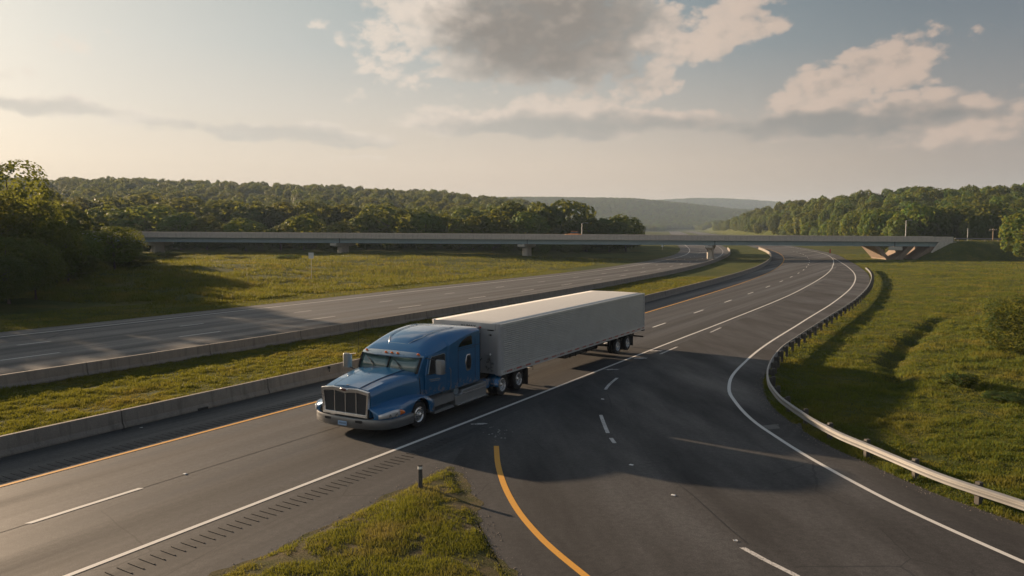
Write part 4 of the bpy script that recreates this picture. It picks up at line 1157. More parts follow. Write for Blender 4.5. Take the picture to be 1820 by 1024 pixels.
for y in np.arange(-20, -15.5, .75): m.box(-1.03, 1.03, y - .03, y + .03, .38, 1.06)
m.build('underside_sun_blocker', M['blackmetal'], trailer)
m = MB(); m.box(-TW + .05, TW - .05, y1 + .0, y1 + .10, .52, .62)
for x in (-1.3, -.5, .5, 1.3): m.box(x - .04, x + .04, y1 + .02, y1 + .10, .62, zb - .04)
m.box(-TW + .02, TW - .02, y1 - .1, y1 + .2, zb - .16, zb - .04)
m.build('underride_guard', M['blackmetal'], trailer)
for o in list(trailer.children): o.location.z += 0.0
trailer.location.z = -0.0

# ------------------------------------------------------------------ overpass
BZ = 200.0
def zdeck(x): return 7.17 - (x + 98) * 0.0059         # top of the parapet
x0b, x1b = -128.0, 116.0
bridge = empty('overpass_bridge', (0, BZ, 0))
tag(bridge, 'long low concrete overpass with blue grey girders crossing the whole highway', 'bridge')


def slab(y0, y1, za, zb_, xs, mat, name, parent, bevel=0):
    m = MB(); m.loft([[(x, y0, zdeck(x) + za), (x, y1, zdeck(x) + za), (x, y1, zdeck(x) + zb_), (x, y0, zdeck(x) + zb_)] for x in xs])
    return m.build(name, mat, parent, bevel=bevel)


xsb = np.linspace(x0b, x1b, 30)
slab(0.25, 9.75, -1.25, -0.98, xsb, M['bridge_conc'], 'deck', bridge)
for yy in (0.0, 9.76):
    p = slab(yy, yy + .24, -1.30, 0, xsb, M['bridge_conc'], 'parapet', bridge)
    slab(yy - .05, yy + .29, .002, .10, xsb, M['bridge_conc'], 'coping', p)
slab(0.24, .2405, -1.28, -1.27, xsb, M['bridge_conc'], 'drip_edge', bridge)
for yy in (0.9, 3.5, 6.2, 8.9):
    m = MB()
    for a, b, w in ((-2.50, -2.44, .22), (-1.34, -1.28, .22), (-2.44, -1.34, .03)):
        m.loft([[(x, yy - w, zdeck(x) + a), (x, yy + w, zdeck(x) + a), (x, yy + w, zdeck(x) + b), (x, yy - w, zdeck(x) + b)] for x in xsb])
    for x in np.arange(x0b + 2, x1b, 4.0): m.box(x - .015, x + .015, yy - .19, yy - .031, zdeck(x) - 2.43, zdeck(x) - 1.35)
    g = m.build('girder', M['steel_blue'], bridge)
    if yy < 1:
        jm = MB()
        for x in (-45.5, 4.0, 53.5, 101): jm.box(x - .07, x + .07, yy - .235, yy - .20, zdeck(x) - 2.5, zdeck(x) - 1.3)
        jm.build('splice_plate', M['blackmetal'], g)
AX = R(20)
for x in (-95.5, -45.5, 4.0, 53.5):
    top = zdeck(x) - 2.56; c = Vector((x, 5.0, 0)); d = Vector((math.sin(AX), math.cos(AX), 0)); e = Vector((math.cos(AX), -math.sin(AX), 0))
    m = MB()
    ring = []
    for z, hw, hl_ in ((-.3, .75, 1.9), (top - 1.0, .75, 1.9)):
        ring.append([c + d * (hl_ * a) + e * (hw * b) + Vector((0, 0, z)) for a, b in ((-1, -.6), (-.86, -1), (.86, -1), (1, -.6), (1, .6), (.86, 1), (-.86, 1), (-1, .6))])
    m.loft(ring); pr = m.build('pier', M['pier_conc'], bridge)
    m = MB()
    m.loft([[c + d * (h * a) + e * (.95 * b) + Vector((0, 0, z)) for a, b in ((-1, -1), (1, -1), (1, 1), (-1, 1))] for h, z in ((2.4, top - 1.0), (4.9, top - .62), (4.9, top - .02))])
    m.build('pier_cap', M['pier_conc'], pr, bevel=.04)
    m = MB()
    for yy in (0.9, 3.5, 6.2, 8.9):
        q = c + d * ((yy - 5) / math.cos(AX)); m.box(q.x - .25, q.x + .25, yy - .25, yy + .25, top - .02, top + .045)
    m.build('bearing', M['black'], pr)
# V-shaped pier near the right abutment
x = 101.0; top = zdeck(x) - 2.56; m = MB()
for s, wd in ((-1, 1.0), (1, 1.5)):
    m.loft([[(x + s * 4.6 - .55 * wd, 1, top), (x + s * 4.6 + .55 * wd, 1, top), (x + s * 4.6 + .55 * wd, 9, top), (x + s * 4.6 - .55 * wd, 9, top)],
            [(x + s * 1.5 - .6 * wd, 1, top - 3.2), (x + s * 1.5 + .6 * wd, 1, top - 3.2), (x + s * 1.5 + .6 * wd, 9, top - 3.2), (x + s * 1.5 - .6 * wd, 9, top - 3.2)]])
m.box(x - 2.1, x + 2.4, .9, 9.1, -.5, top - 3.2)
pr = m.build('pier', m_concrete('brown_concrete', (0.25, 0.19, 0.145), dirt=.4), bridge)
m = MB(); m.box(x - 1.6, x + 1.9, .3, .8, top - 1.0, top - .02); m.build('bearing_block', M['pier_conc'], pr, bevel=.04)
# right abutment with its stone-faced wing
m = MB(); m.box(112.6, 121, .3, 9.7, -.5, zdeck(114) - 1.32)
m.loft([[(109.2, -.6, .2), (112.2, -.6, zdeck(112) - 1.34), (124, -.6, zdeck(124) - 1.0), (124, -.6, 3.4), (118, -.6, .2)], [(109.2, .25, .2), (112.2, .25, zdeck(112) - 1.34), (124, .25, zdeck(124) - 1.0), (124, .25, 3.4), (118, .25, .2)]])
m.build('abutment', M['pier_conc'], bridge)
m = MB(); m.loft([[(106.2, yy, .0), (112.55, yy, .0), (112.55, yy, zdeck(112) - 2.56), (110.6, yy, zdeck(110) - 2.56)] for yy in (.9, 9.1)]); m.build('abutment_slope', bpy.data.materials['brown_concrete'], bridge)
m = MB(); m.box(-136, -126, .3, 9.7, -.5, zdeck(-127) - 1.32); m.build('abutment', M['pier_conc'], bridge)
# approach road on the embankments
m = MB(); m.grid([[(x, 200.5 + v, zdeck(x) - .96) for v in (0, 9)] for x in (116, 160, 220)]); m.grid([[(x, 200.5 + v, zdeck(x) - .96) for v in (0, 9)] for x in (-220, -170, -128)])
tag(m.build('approach_road', M['asphalt_old'], fix=False), kind='structure')


def straight_rail(xa, xb, yy, name, label):
    root = empty(name, (xa, yy, 0)); tag(root, label, 'guardrail')
    m = MB(); xs = np.linspace(xa, xb, 12)
    m.loft([[(x - xa, o, zdeck(x) - .98 + .42 + h) for o, h in ((0, 0), (-.09, .04), (-.09, .12), (0, .17), (-.09, .22), (-.09, .30), (0, .34), (.03, .34), (.03, 0))] for x in xs])
    m.build('rail', M['rail'], root)
    pm = None
    for x in np.arange(xa + 1, xb, 3.5):
        if pm is None: q = MB(); q.box(-.08, .08, .035, .22, -.4, .74); po = q.build('post', M['wood'], root); pm = po
        else: po = pm.copy(); COL.objects.link(po); po.parent = root
        po.location = (x - xa, 0, zdeck(x) - .98)


straight_rail(116.5, 150, 200.2, 'guardrail', 'short grey guardrail on the approach right of the overpass')

# orange car on the bridge
_l = NT('lit_headlamp'); lit_lamp = _l.out(_l.bsdf(Base_Color=(.9, .8, .6, 1), Emission_Color=(1.0, .62, .25, 1), Emission_Strength=5.0).outputs[0])


def car():
    root = empty('orange_car', ((1019 - 910) / F * 203.5, 203.5, zdeck(16) - .97), 0)
    tag(root, 'small orange car driving across the overpass', 'car')
    root.scale = (1.1, 1.1, 1.28)
    def sec(y, hw, z0, z1): return [(y, -hw, z0), (y, hw, z0), (y, hw * 1.0, z0 + (z1 - z0) * .6), (y, hw * .93, z1), (y, -hw * .93, z1), (y, -hw, z0 + (z1 - z0) * .6)]
    m = MB(); m.loft([sec(-2.1, .72, .35, .72), sec(-1.9, .85, .25, .88), (sec(-.9, .88, .22, .98)), sec(.8, .88, .22, .98), sec(1.8, .86, .25, .92), sec(2.1, .74, .35, .75)])
    m.build('body', M['orange'], root, smooth=40, bevel=.04)
    m = MB(); m.loft([[(-1.2, -.80, .96), (-1.2, .80, .96), (1.45, .80, .96), (1.45, -.80, .96)], [(-.45, -.66, 1.46), (-.45, .66, 1.46), (.95, .66, 1.46), (.95, -.66, 1.46)]]); m.build('cabin_glass', M['darkglass'], root, bevel=.04)
    m = MB(); m.box(-.5, 1.0, -.67, .67, 1.455, 1.50); m.build('roof', M['orange'], root, bevel=.02)
    for a in (-1.3, 1.35):
        for s in (-1, 1):
            q = MB(); q.loft([[(a + .32 * math.cos(t), s * yy, .32 + .32 * math.sin(t)) for t in [2 * math.pi * i / 18 for i in range(18)]] for yy in (.70, .89)]); q.build('wheel', M['black'], root)
    for s in (-1, 1): q = MB(); q.box(-2.14, -1.98, s * .45, s * .74, .66, .82); q.build('headlight', lit_lamp, root)
car()

# poles and small signs
def pole(name, label, cat, px, ytop, Z, zfoot, r, arm=None, mat='pole', wood=False):
    x = (px - 910) / F * Z; zt_ = H - (ytop - YH) / F * Z
    zfoot = float(hgt(x, Z)) if zfoot is None else (zdeck(x) - .98 if zfoot == 'deck' else zfoot)
    root = empty(name, (x, Z, zfoot)); tag(root, label, cat)
    m = MB(); m.tube([(0, 0, -.2), (0, 0, zt_ - zfoot)], [r, r * .7], 8); m.build('shaft', M[mat], root, smooth=40)
    if arm == 'lamp':
        m = MB(); m.tube([(0, 0, zt_ - zfoot - .05), (.5, 0, zt_ - zfoot + .08), (1.1, 0, zt_ - zfoot + .1)], .05, 6); a = m.build('arm', M[mat], root, smooth=40)
        m = MB(); m.prism_z([(1.0, -.12), (1.7, -.1), (1.75, 0), (1.7, .1), (1.0, .12)], zt_ - zfoot + .03, zt_ - zfoot + .17); m.build('lamp_head', M['pole'], root, bevel=.03)
    if arm == 'cross':
        m = MB(); m.box(-1.0, .9, -.07, .07, zt_ - zfoot - .55, zt_ - zfoot - .38); a = m.build('crossarm', M[mat], root)
        m = MB()
        for xx in (-.85, -.3, .3, .75): m.tube([(xx, 0, zt_ - zfoot - .38), (xx, 0, zt_ - zfoot - .2)], .05, 6)
        m.build('insulator', M['signwhite'], a)
    return root
pole('street_lamp', 'thin grey lamp post behind the overpass, right of the orange car', 'lamp post', 1034, 397, 209.4, 'deck', .11, 'lamp')
pole('street_lamp', 'tall grey lamp post behind the right end of the overpass', 'lamp post', 1608, 392, 209.4, 'deck', .13, 'lamp')
pole('utility_pole', 'slim bluish pole against dark trees right of the overpass', 'pole', 1718, 406, 214, None, .12)
pole('utility_pole', 'wooden utility pole with crossarm at the right end of the guardrail', 'utility pole', 1763, 406, 199, None, .16, 'cross', 'brownwood')


def sign(name, label, px, ytop, Z, zf, w, h, mat, leg=True):
    x = (px - 910) / F * Z; zt_ = H - (ytop - YH) / F * Z
    zf = float(hgt(x, Z))
    root = empty(name, (x, Z, zf)); tag(root, label, 'road sign')
    m = MB(); m.tube([(0, 0.05, -.2), (0, 0.05, zt_ - zf - .05)], .04, 6); m.build('post', M['pole'], root)
    m = MB(); m.box(-w / 2, w / 2, -.02, .0, zt_ - zf - h, zt_ - zf); m.build('panel', M[mat], root, bevel=.01)
sign('road_sign', 'small white sign on a post in front of the overpass, left of its second pier', 553, 449, 118, 1.0, .8, .9, 'signwhite')
sign('road_sign', 'small pale marker sign on the green bank beyond the overpass', 1177, 434, 285, 0.2, .7, 1.0, 'signwhite')
sign('road_sign', 'small red marker on the grass beyond the right carriageway', 1475, 443, 250, .2, .5, 1.4, 'red')

# ------------------------------------------------------------------ trees
def crown_mesh(name, seed, rad, top, base, nleaf, leaf, nlobe=18, dome=True):
    """leaf clumps on the skins of many overlapping lobes; origin at the foot of the tree"""
    g = np.random.default_rng(seed)
    cz = (top + base) / 2; hz = (top - base) / 2
    d = g.normal(size=(nlobe, 3)); d /= np.linalg.norm(d, axis=1)[:, None]
    d[:, 2] = np.abs(d[:, 2]) * np.where(g.random(nlobe) < .68, 1, -.9)
    k = (.58 + .20 * g.random(nlobe)) if dome else (.42 + .30 * g.random(nlobe))
    C = np.stack([d[:, 0] * rad * k, d[:, 1] * rad * k, cz + d[:, 2] * hz * k * 1.02], 1)
    rr = rad * ((.22 + .16 * g.random(nlobe)) if dome else (.24 + .20 * g.random(nlobe))); rr[0] = rad * (.70 if dome else .5); C[0] = (0, 0, cz)
    n = int(nleaf * 1.5)
    li = g.choice(nlobe, n, p=rr ** 2 / np.sum(rr ** 2))
    u = g.normal(size=(n, 3)); u /= np.linalg.norm(u, axis=1)[:, None]
    rf = 1.04 - .34 * g.random(n) ** 2.2
    P = C[li] + u * (rr[li] * rf)[:, None] * np.array([1, 1, min(1.15, hz / rad * 1.0)])
    dist = np.linalg.norm((P[:, None, :] - C[None]), axis=2) / rr[None]
    dist[np.arange(n), li] = 9
    keep = (dist.min(1) > .74) & (P[:, 2] > base * .6)
    P, u, li = P[keep][:nleaf], u[keep][:nleaf], li[keep][:nleaf]
    n = len(P)
    N = u + .34 * g.normal(size=(n, 3)); N[:, 2] += .20; N /= np.linalg.norm(N, axis=1)[:, None]
    a = np.cross(N, g.normal(size=(n, 3))); a /= np.linalg.norm(a, axis=1)[:, None]
    b = np.cross(N, a)
    s = leaf * (.55 + .8 * g.random(n))[:, None]
    V = np.stack([P - a * s, P - b * s * .62 + N * s * .12, P + a * s, P + b * s * .62 + N * s * .12], 1).reshape(-1, 3)
    tone = np.clip(.25 + .5 * g.random(nlobe)[li] + .25 * (g.random(n) - .5), 0, 1)
    return V, np.arange(4 * n).reshape(n, 4), np.repeat(tone, 4)


def mesh_only(name, V, Fc, tone, mat):
    o = np_mesh(name, V, Fc, mat, attr=tone); me = o.data; bpy.data.objects.remove(o); return me


def trunk_mesh(h, r, seed, spread):
    g = random.Random(seed); m = MB()
    m.tube([(0, 0, -.4), (g.uniform(-.1, .1), g.uniform(-.1, .1), h * .3), (g.uniform(-.3, .3), g.uniform(-.3, .3), h * .62), (0, 0, h * .86)], [r * 1.25, r * .85, r * .5, r * .12], 8)
    for i in range(7):
        a = i * 2.4 + g.random(); z = h * g.uniform(.28, .6); L = spread * g.uniform(.5, .8)
        m.tube([(0, 0, z), (L * .45 * math.cos(a), L * .45 * math.sin(a), z + L * .35), (L * math.cos(a), L * math.sin(a), z + L * .75)], [r * .42, r * .27, r * .07], 6)
    o = m.build('trunk', M['bark'], smooth=60); me = o.data; bpy.data.objects.remove(o); return me


# crown patterns: unit trees, 10 m tall, about 4 m radius
KINDS = {}
for nm, seed, rad, base, nl, lf, lobes in (('round', 1, 4.2, .9, 3400, .36, 46), ('broad', 2, 4.8, 1.0, 3800, .38, 58), ('tall', 3, 3.4, .9, 3000, .35, 40), ('loose', 4, 3.9, 1.4, 2500, .36, 34), ('bushy', 6, 4.4, .1, 3400, .36, 48)):
    KINDS[nm] = (crown_mesh(nm, seed, rad, 10.0, base, nl, lf, lobes), rad)
    KINDS[nm] = (*KINDS[nm], trunk_mesh(10.0, .24 if nm != 'tall' else .2, seed, rad))
V5, F5, T5 = crown_mesh('near', 9, 4.0, 10.0, 1.0, 15000, .145, 60); KINDS['near'] = ((V5, F5, T5), 4.0, trunk_mesh(10.0, .2, 9, 4.0))
V5, F5, T5 = crown_mesh('airy', 10, 4.2, 10.0, 1.8, 8000, .16, 44, False); KINDS['airy'] = ((V5, F5, T5), 4.2, trunk_mesh(10.0, .2, 10, 4.2))
V5, F5, T5 = crown_mesh('thick', 14, 4.6, 10.0, .0, 15000, .15, 55); KINDS['thick'] = ((V5, F5, T5), 4.6, None)
V5, F5, T5 = crown_mesh('shrub', 12, 5.2, 10.0, .1, 9000, .33, 40); KINDS['shrub'] = ((V5, F5, T5), 5.2, None)
_cm = {}
CROWNS = {}


def tree(name, label, px, ytop, Z, rpx, kind, mat='leaf', group=None, cat='tree', x=None, ground_z=None):
    x = (px - 910) / F * Z if x is None else x
    gz = float(hgt(x, Z)) if ground_z is None else ground_z
    h = max(.35, H - (ytop - YH) / F * Z - gz)
    rad = rpx / F * Z * (1.12 if 220 < Z < 345 else 1.0)
    key = (kind, mat)
    if key not in _cm:
        V, Fc, T = KINDS[kind][0]; _cm[key] = mesh_only('crown', V, Fc, T, M[mat])
    root = empty(name, (x, Z, gz - .05), random.uniform(0, 6.28))
    root.scale = (rad / KINDS[kind][1], rad / KINDS[kind][1], h / 10.0)
    tag(root, label, cat, group)
    c = bpy.data.objects.new('crown' if cat == 'tree' else 'foliage', _cm[key]); COL.objects.link(c); c.parent = root
    CROWNS.setdefault(kind + mat, c)
    if KINDS[kind][2] is not None:
        t = bpy.data.objects.new('trunk', KINDS[kind][2]); COL.objects.link(t); t.parent = root
    return root


gA = 'trees of the wood left of the far carriageway'
for a in (('tall dark tree against the sky at the far left edge', 18, 284, 100, 88, 'airy', 'leaf_dark'),
          ('dark tree half cut off at the left edge, behind the roadside bushes', -40, 335, 88, 92, 'near', 'leaf_dark'),
          ('brownish green tree below the tall dark left tree, beside it', 62, 352, 104, 66, 'near', 'leaf'),
          ('yellow tipped tree sloping down towards the left end of the bridge', 98, 386, 98, 52, 'near', 'leaf'),
          ('dark bushy tree low at the left edge above the grass strip', 12, 415, 80, 66, 'near', 'leaf_dark'),
          ('low green tree in front of the yellow tipped tree at left', 60, 428, 84, 50, 'near', 'leaf'),
          ('small yellow green tree beside the rounded tree at the bridge end', 143, 414, 112, 36, 'near', 'leaf_pale'),
          ('rounded yellow green tree covering the left end of the bridge', 203, 398, 124, 52, 'near', 'leaf'),
          ('dark low tree at the foot of the wood, left of the far road', -12, 445, 76, 60, 'near', 'leaf_dark'),
          ('dark tree filling the gap under the small yellow green tree', 120, 446, 101, 52, 'near', 'leaf_dark'),
          ('low dark tree under the rounded tree at the bridge end', 228, 452, 128, 46, 'near', 'leaf_dark')):
    tree('woodland_tree', a[0], *a[1:], group=gA)
gB = 'trees behind the overpass'
for a in (('green tree far left behind the bridge, beside the rounded bridge-end tree', 195, 366, 245, 40, 'round', 'leaf'),
          ('very broad green tree above the first bridge pier', 261, 363, 240, 58, 'broad', 'leaf'),
          ('mid green tree just right of the broad tree over the first pier', 322, 378, 232, 36, 'round', 'leaf'),
          ('pale green tree behind the bridge, first of the pale ones from left', 368, 385, 228, 30, 'loose', 'leaf_pale'),
          ('pale yellow green tree touching the parapet midway between first and second pier', 437, 387, 226, 32, 'round', 'leaf_pale'),
          ('smallest pale tree behind the parapet, left of the second pier', 500, 401, 224, 24, 'loose', 'leaf_pale'),
          ('green tree with lit left side, left of the second pier', 541, 379, 230, 33, 'round', 'leaf'),
          ('low pale tree right behind the parapet over the second pier', 608, 395, 224, 28, 'loose', 'leaf_pale'),
          ('slim green tree between the low pale tree and the great dome tree', 652, 378, 236, 28, 'tall', 'leaf'),
          ('great dome shaped green tree between second and third pier', 692, 364, 240, 54, 'broad', 'leaf'),
          ('green tree on the right shoulder of the great dome tree', 757, 377, 236, 34, 'round', 'leaf'),
          ('green tree midway between great dome tree and third pier', 795, 377, 240, 34, 'bushy', 'leaf'),
          ('pale lit tree left of the third pier, low behind parapet', 841, 386, 232, 32, 'loose', 'leaf_pale'),
          ('green tree above and left of the third pier', 876, 378, 234, 32, 'round', 'leaf'),
          ('tall green tree rising over the third pier', 910, 358, 250, 38, 'tall', 'leaf'),
          ('medium green tree right above the third pier, in front of tall ones', 938, 376, 238, 34, 'round', 'leaf'),
          ('dark tree left of the lamp post behind the orange car', 966, 360, 255, 34, 'round', 'leaf_dark'),
          ('highest broad tree behind the orange car', 1009, 355, 258, 46, 'broad', 'leaf'),
          ('dark tree just behind the thin lamp post on the bridge', 1042, 382, 246, 36, 'bushy', 'leaf_dark'),
          ('dark round tree right of the thin lamp post', 1083, 383, 255, 36, 'bushy', 'leaf_dark'),
          ('dark end tree of the wood, beside the open valley', 1112, 378, 262, 30, 'bushy', 'leaf_dark')):
    tree('tree', a[0], *a[1:], group=gB)
gB2 = 'taller trees in the second row behind the overpass'
for a in (('dark back row tree above the bridge-end tree', 152, 352, 300, 42, 'round', 'leaf_dark'),
          ('dark back row tree left of the broad first pier tree', 205, 349, 320, 46, 'broad', 'leaf_dark'),
          ('dark back row tree peeping over the broad first pier tree', 256, 344, 340, 48, 'round', 'leaf_dark'),
          ('wide dark back row tree right of the first pier', 330, 349, 310, 52, 'broad', 'leaf_dark'),
          ('wide dark back row tree above the pale parapet tree', 406, 354, 300, 52, 'broad', 'leaf_dark'),
          ('dark back row tree between the two palest small trees', 458, 360, 290, 40, 'round', 'leaf_dark'),
          ('dark back row tree above the smallest pale tree', 510, 361, 290, 38, 'round', 'leaf_dark'),
          ('green back row tree left above the second pier', 562, 357, 285, 38, 'broad', 'leaf'),
          ('dark back row tree right above the second pier', 603, 363, 290, 38, 'round', 'leaf_dark'),
          ('dark back row tree left of the great dome tree', 643, 368, 300, 32, 'round', 'leaf_dark'),
          ('back row tree showing between dome tree and third pier', 831, 369, 290, 36, 'round', 'leaf'),
          ('back row tree left behind the tall third pier tree', 880, 366, 290, 32, 'tall', 'leaf')):
    tree('tree', a[0], *a[1:], group=gB2)
gC = 'trees on the bank behind the right end of the overpass'
for a in (('lit green tree left of the tall lamp post at right', 1570, 376, 262, 34, 'round', 'leaf'),
          ('bright yellow green tree right beside the tall lamp post', 1597, 381, 238, 26, 'tall', 'leaf_pale'),
          ('tall lit tree above the right bridge abutment', 1630, 362, 244, 36, 'broad', 'leaf'),
          ('dark tree right of the tall lit abutment tree', 1680, 371, 246, 36, 'round', 'leaf_dark'),
          ('big dark tree behind the slim bluish pole', 1722, 360, 248, 52, 'broad', 'leaf_dark'),
          ('dark tree behind the wooden utility pole', 1772, 372, 250, 40, 'round', 'leaf_dark'),
          ('dark tree behind the right end of the approach guardrail', 1838, 362, 252, 46, 'broad', 'leaf_dark'),
          ('nearer green tree at the right edge beside the utility pole', 1826, 374, 182, 46, 'bushy', 'leaf')):
    tree('tree', a[0], *a[1:], group=gC)
tree('bush', 'large dense green bush at the right edge of the sunlit bank', 1806, 528, 51.5, 62, 'thick', 'leaf_dark', cat='bush')
tree('bush', 'low dark bush at right edge below the large bush', 1800, 700, 37.0, 40, 'bushy', 'leaf_dark', cat='bush')
tree('bush', 'low leafy weed clump in the truck shadow on the bank', 1718, 662, 40.5, 30, 'bushy', 'leaf_dark', cat='bush')
gD = 'bushes on the meadow in front of the overpass'
for a in (('low round bush in front of the first pier', 300, 447, 176, 22, 'bushy', 'leaf'), ('low dark bush on the meadow between first and second pier', 420, 455, 168, 26, 'bushy', 'leaf_dark'),
          ('bush on the meadow left of the small white sign', 512, 452, 160, 24, 'bushy', 'leaf'), ('wide bush below the great dome tree in front of the bridge', 690, 458, 176, 28, 'bushy', 'leaf_dark')):
    tree('bush', a[0], *a[1:], group=gD, cat='bush')

# ------------------------------------------------------------------ woods that read as one mass
def forest(name, label, xs, zs, kinds, smin, smax, parent_rad=4.2):
    keep = np.ones(len(xs), bool)
    V = np.stack([xs, zs, hgt(xs, zs) - .2], 1)
    me = bpy.data.meshes.new(name); me.vertices.add(len(V)); me.vertices.foreach_set('co', V.astype(np.float32).ravel()); me.update()
    o = bpy.data.objects.new(name, me); COL.objects.link(o)
    ng = bpy.data.node_groups.new(name, 'GeometryNodeTree')
    ng.interface.new_socket('Geometry', in_out='INPUT', socket_type='NodeSocketGeometry'); ng.interface.new_socket('Geometry', in_out='OUTPUT', socket_type='NodeSocketGeometry')
    N = ng.nodes.new; L = ng.links.new
    gi, go = N('NodeGroupInput'), N('NodeGroupOutput')
    mp_ = N('GeometryNodeMeshToPoints'); L(gi.outputs[0], mp_.inputs[0])
    jn = N('GeometryNodeJoinGeometry')
    for k in kinds:
        oi = N('GeometryNodeObjectInfo'); oi.inputs['Object'].default_value = CROWNS[k]; oi.inputs['As Instance'].default_value = True
        L(oi.outputs['Geometry'], jn.inputs[0])
    ip = N('GeometryNodeInstanceOnPoints'); L(mp_.outputs[0], ip.inputs['Points']); L(jn.outputs[0], ip.inputs['Instance'])
    ip.inputs['Pick Instance'].default_value = True
    ri = N('FunctionNodeRandomValue'); ri.data_type = 'INT'; ri.inputs[4].default_value = 0; ri.inputs[5].default_value = len(kinds) - 1; ri.inputs['Seed'].default_value = 3
    L(ri.outputs[2], ip.inputs['Instance Index'])
    rr_ = N('FunctionNodeRandomValue'); rr_.data_type = 'FLOAT_VECTOR'; rr_.inputs[0].default_value = (-.06, -.06, 0); rr_.inputs[1].default_value = (.06, .06, 6.28); rr_.inputs['Seed'].default_value = 5
    L(rr_.outputs[0], ip.inputs['Rotation'])
    rs = N('FunctionNodeRandomValue'); rs.data_type = 'FLOAT_VECTOR'; rs.inputs[0].default_value = (smin * .9, smin * .9, smin); rs.inputs[1].default_value = (smax, smax, smax); rs.inputs['Seed'].default_value = 8
    L(rs.outputs[0], ip.inputs['Scale'])
    L(ip.outputs[0], go.inputs[0])
    md_ = o.modifiers.new('wood', 'NODES'); md_.node_group = ng
    tag(o, label, 'forest', kind='stuff')
    return o


def hill_points(t0, t1, z0, z1, sp, cond=None):
    """jittered rows of trees on a sector of the terrain"""
    X, Z = [], []
    z = z0
    while z < z1:
        n = max(1, int((t1 - t0) * z / sp)); t = t0 + (t1 - t0) * (np.arange(n) + rng.random(n)) / n
        zz_ = z + (rng.random(n) - .5) * sp * 1.3
        X.append(t * zz_); Z.append(zz_); z += sp * .92
    X, Z = np.concatenate(X), np.concatenate(Z)
    k = np.ones(len(X), bool)
    k &= ~((X > fLE(np.clip(Z, 0, 2400)) - 9) & (X < fS(np.clip(Z, 0, 2400)) + 9) & (Z < 1750))
    if cond is not None: k &= cond(X, Z)
    return X[k], Z[k]


rd = lambda x, z: x < fLE(np.clip(z, 0, 2400)) - 14
x, z = hill_points(-.78, .17, 246, 345, 7.6, lambda X, Z: rd(X, Z) & (X / Z < .165) & ((X / Z < .13) | (Z > 262)))
forest('wood_behind_bridge', 'dense green wood filling the ground behind the left part of the bridge', x, z, ['roundleaf', 'broadleaf_dark', 'roundleaf_dark', 'bushyleaf'], .62, .95)
x, z = hill_points(-.62, .085, 222, 240, 6.0, lambda X, Z: rd(X, Z) & (X / Z < .085))
forest('undergrowth', 'dark undergrowth along the foot of the wood under the bridge', x, z, ['bushyleaf_dark', 'roundleaf_dark'], .42, .62)
x, z = hill_points(-.80, .06, 345, 960, 11.5, lambda X, Z: rd(X, Z) & (X / Z < .02 + .09 * (Z > 600)))
forest('hillside_forest', 'hazy forested ridge along the skyline at left', x, z, ['roundleaf', 'broadleaf', 'roundleaf_dark', 'broadleaf_dark', 'tallleaf'], .8, 1.9)
x, z = hill_points(-.12, .46, 1500, 2580, 13.0, None)
forest('hillside_forest', 'distant bluish forested hill closing the valley', x, z, ['roundleaf', 'broadleaf_dark', 'broadleaf'], 1.0, 1.35)
x, z = hill_points(.10, .44, 3100, 4080, 17.0, None)
forest('hillside_forest', 'palest farthest forested hill above the valley gap', x, z, ['roundleaf', 'broadleaf_dark'], 1.3, 1.9)
x, z = hill_points(.2, .98, 238, 1650, 8.6, lambda X, Z: (X > fS(np.clip(Z, 0, 2400)) + 14) & (Z > _zf(X / Z) - 10) & (Z < _zr(X / Z) + 25))
forest('hillside_forest', 'dark green wooded hill rising behind the right end of the bridge', x, z, ['roundleaf', 'broadleaf', 'roundleaf_dark', 'broadleaf_dark', 'tallleaf'], .75, 1.6)
x, z = hill_points(-1.35, -.60, 84, 240, 8.0, lambda X, Z: rd(X, Z) & (X < -62 - .12 * Z))
forest('wood_at_left', 'dark wood continuing at the left beyond the far road', x, z, ['bushyleaf_dark', 'roundleaf_dark', 'broadleaf'], 1.0, 1.5)


# ------------------------------------------------------------------ light, sky, air
SUN_AZ, SUN_EL = R(-52.5), R(12.4)        # azimuth from +Y, negative to the left
sd = Vector((math.sin(SUN_AZ) * math.cos(SUN_EL), math.cos(SUN_AZ) * math.cos(SUN_EL), math.sin(SUN_EL)))
sun = bpy.data.lights.new('sun', 'SUN'); sun.energy = 5.0; sun.angle = R(0.9); sun.color = (1.0, 0.735, 0.49)
so = bpy.data.objects.new('sun', sun); COL.objects.link(so); so.rotation_euler = (-sd).to_track_quat('-Z', 'Y').to_euler(); so.location = (-60, 40, 60)

w = NT('World', world=True); scene.world = w.owner
tc = w.n('ShaderNodeTexCoord').outputs['Generated']
nrm = w.n('ShaderNodeVectorMath', operation='NORMALIZE', inp={0: tc}).outputs[0]
sx = w.n('ShaderNodeSeparateXYZ', inp={0: nrm}).outputs
AZ = w.math('ARCTAN2', sx[0], sx[1]); EL = w.math('ARCSINE', sx[2])
sky = w.n('ShaderNodeTexSky', sky_type='NISHITA', sun_disc=False, sun_elevation=SUN_EL, sun_rotation=SUN_AZ, air_density=1.0, dust_density=3.0, ozone_density=1.5)
nsk = w.n('ShaderNodeVectorMath', operation='SCALE', inp={0: sky.outputs[0], 3: 0.10}).outputs[0]
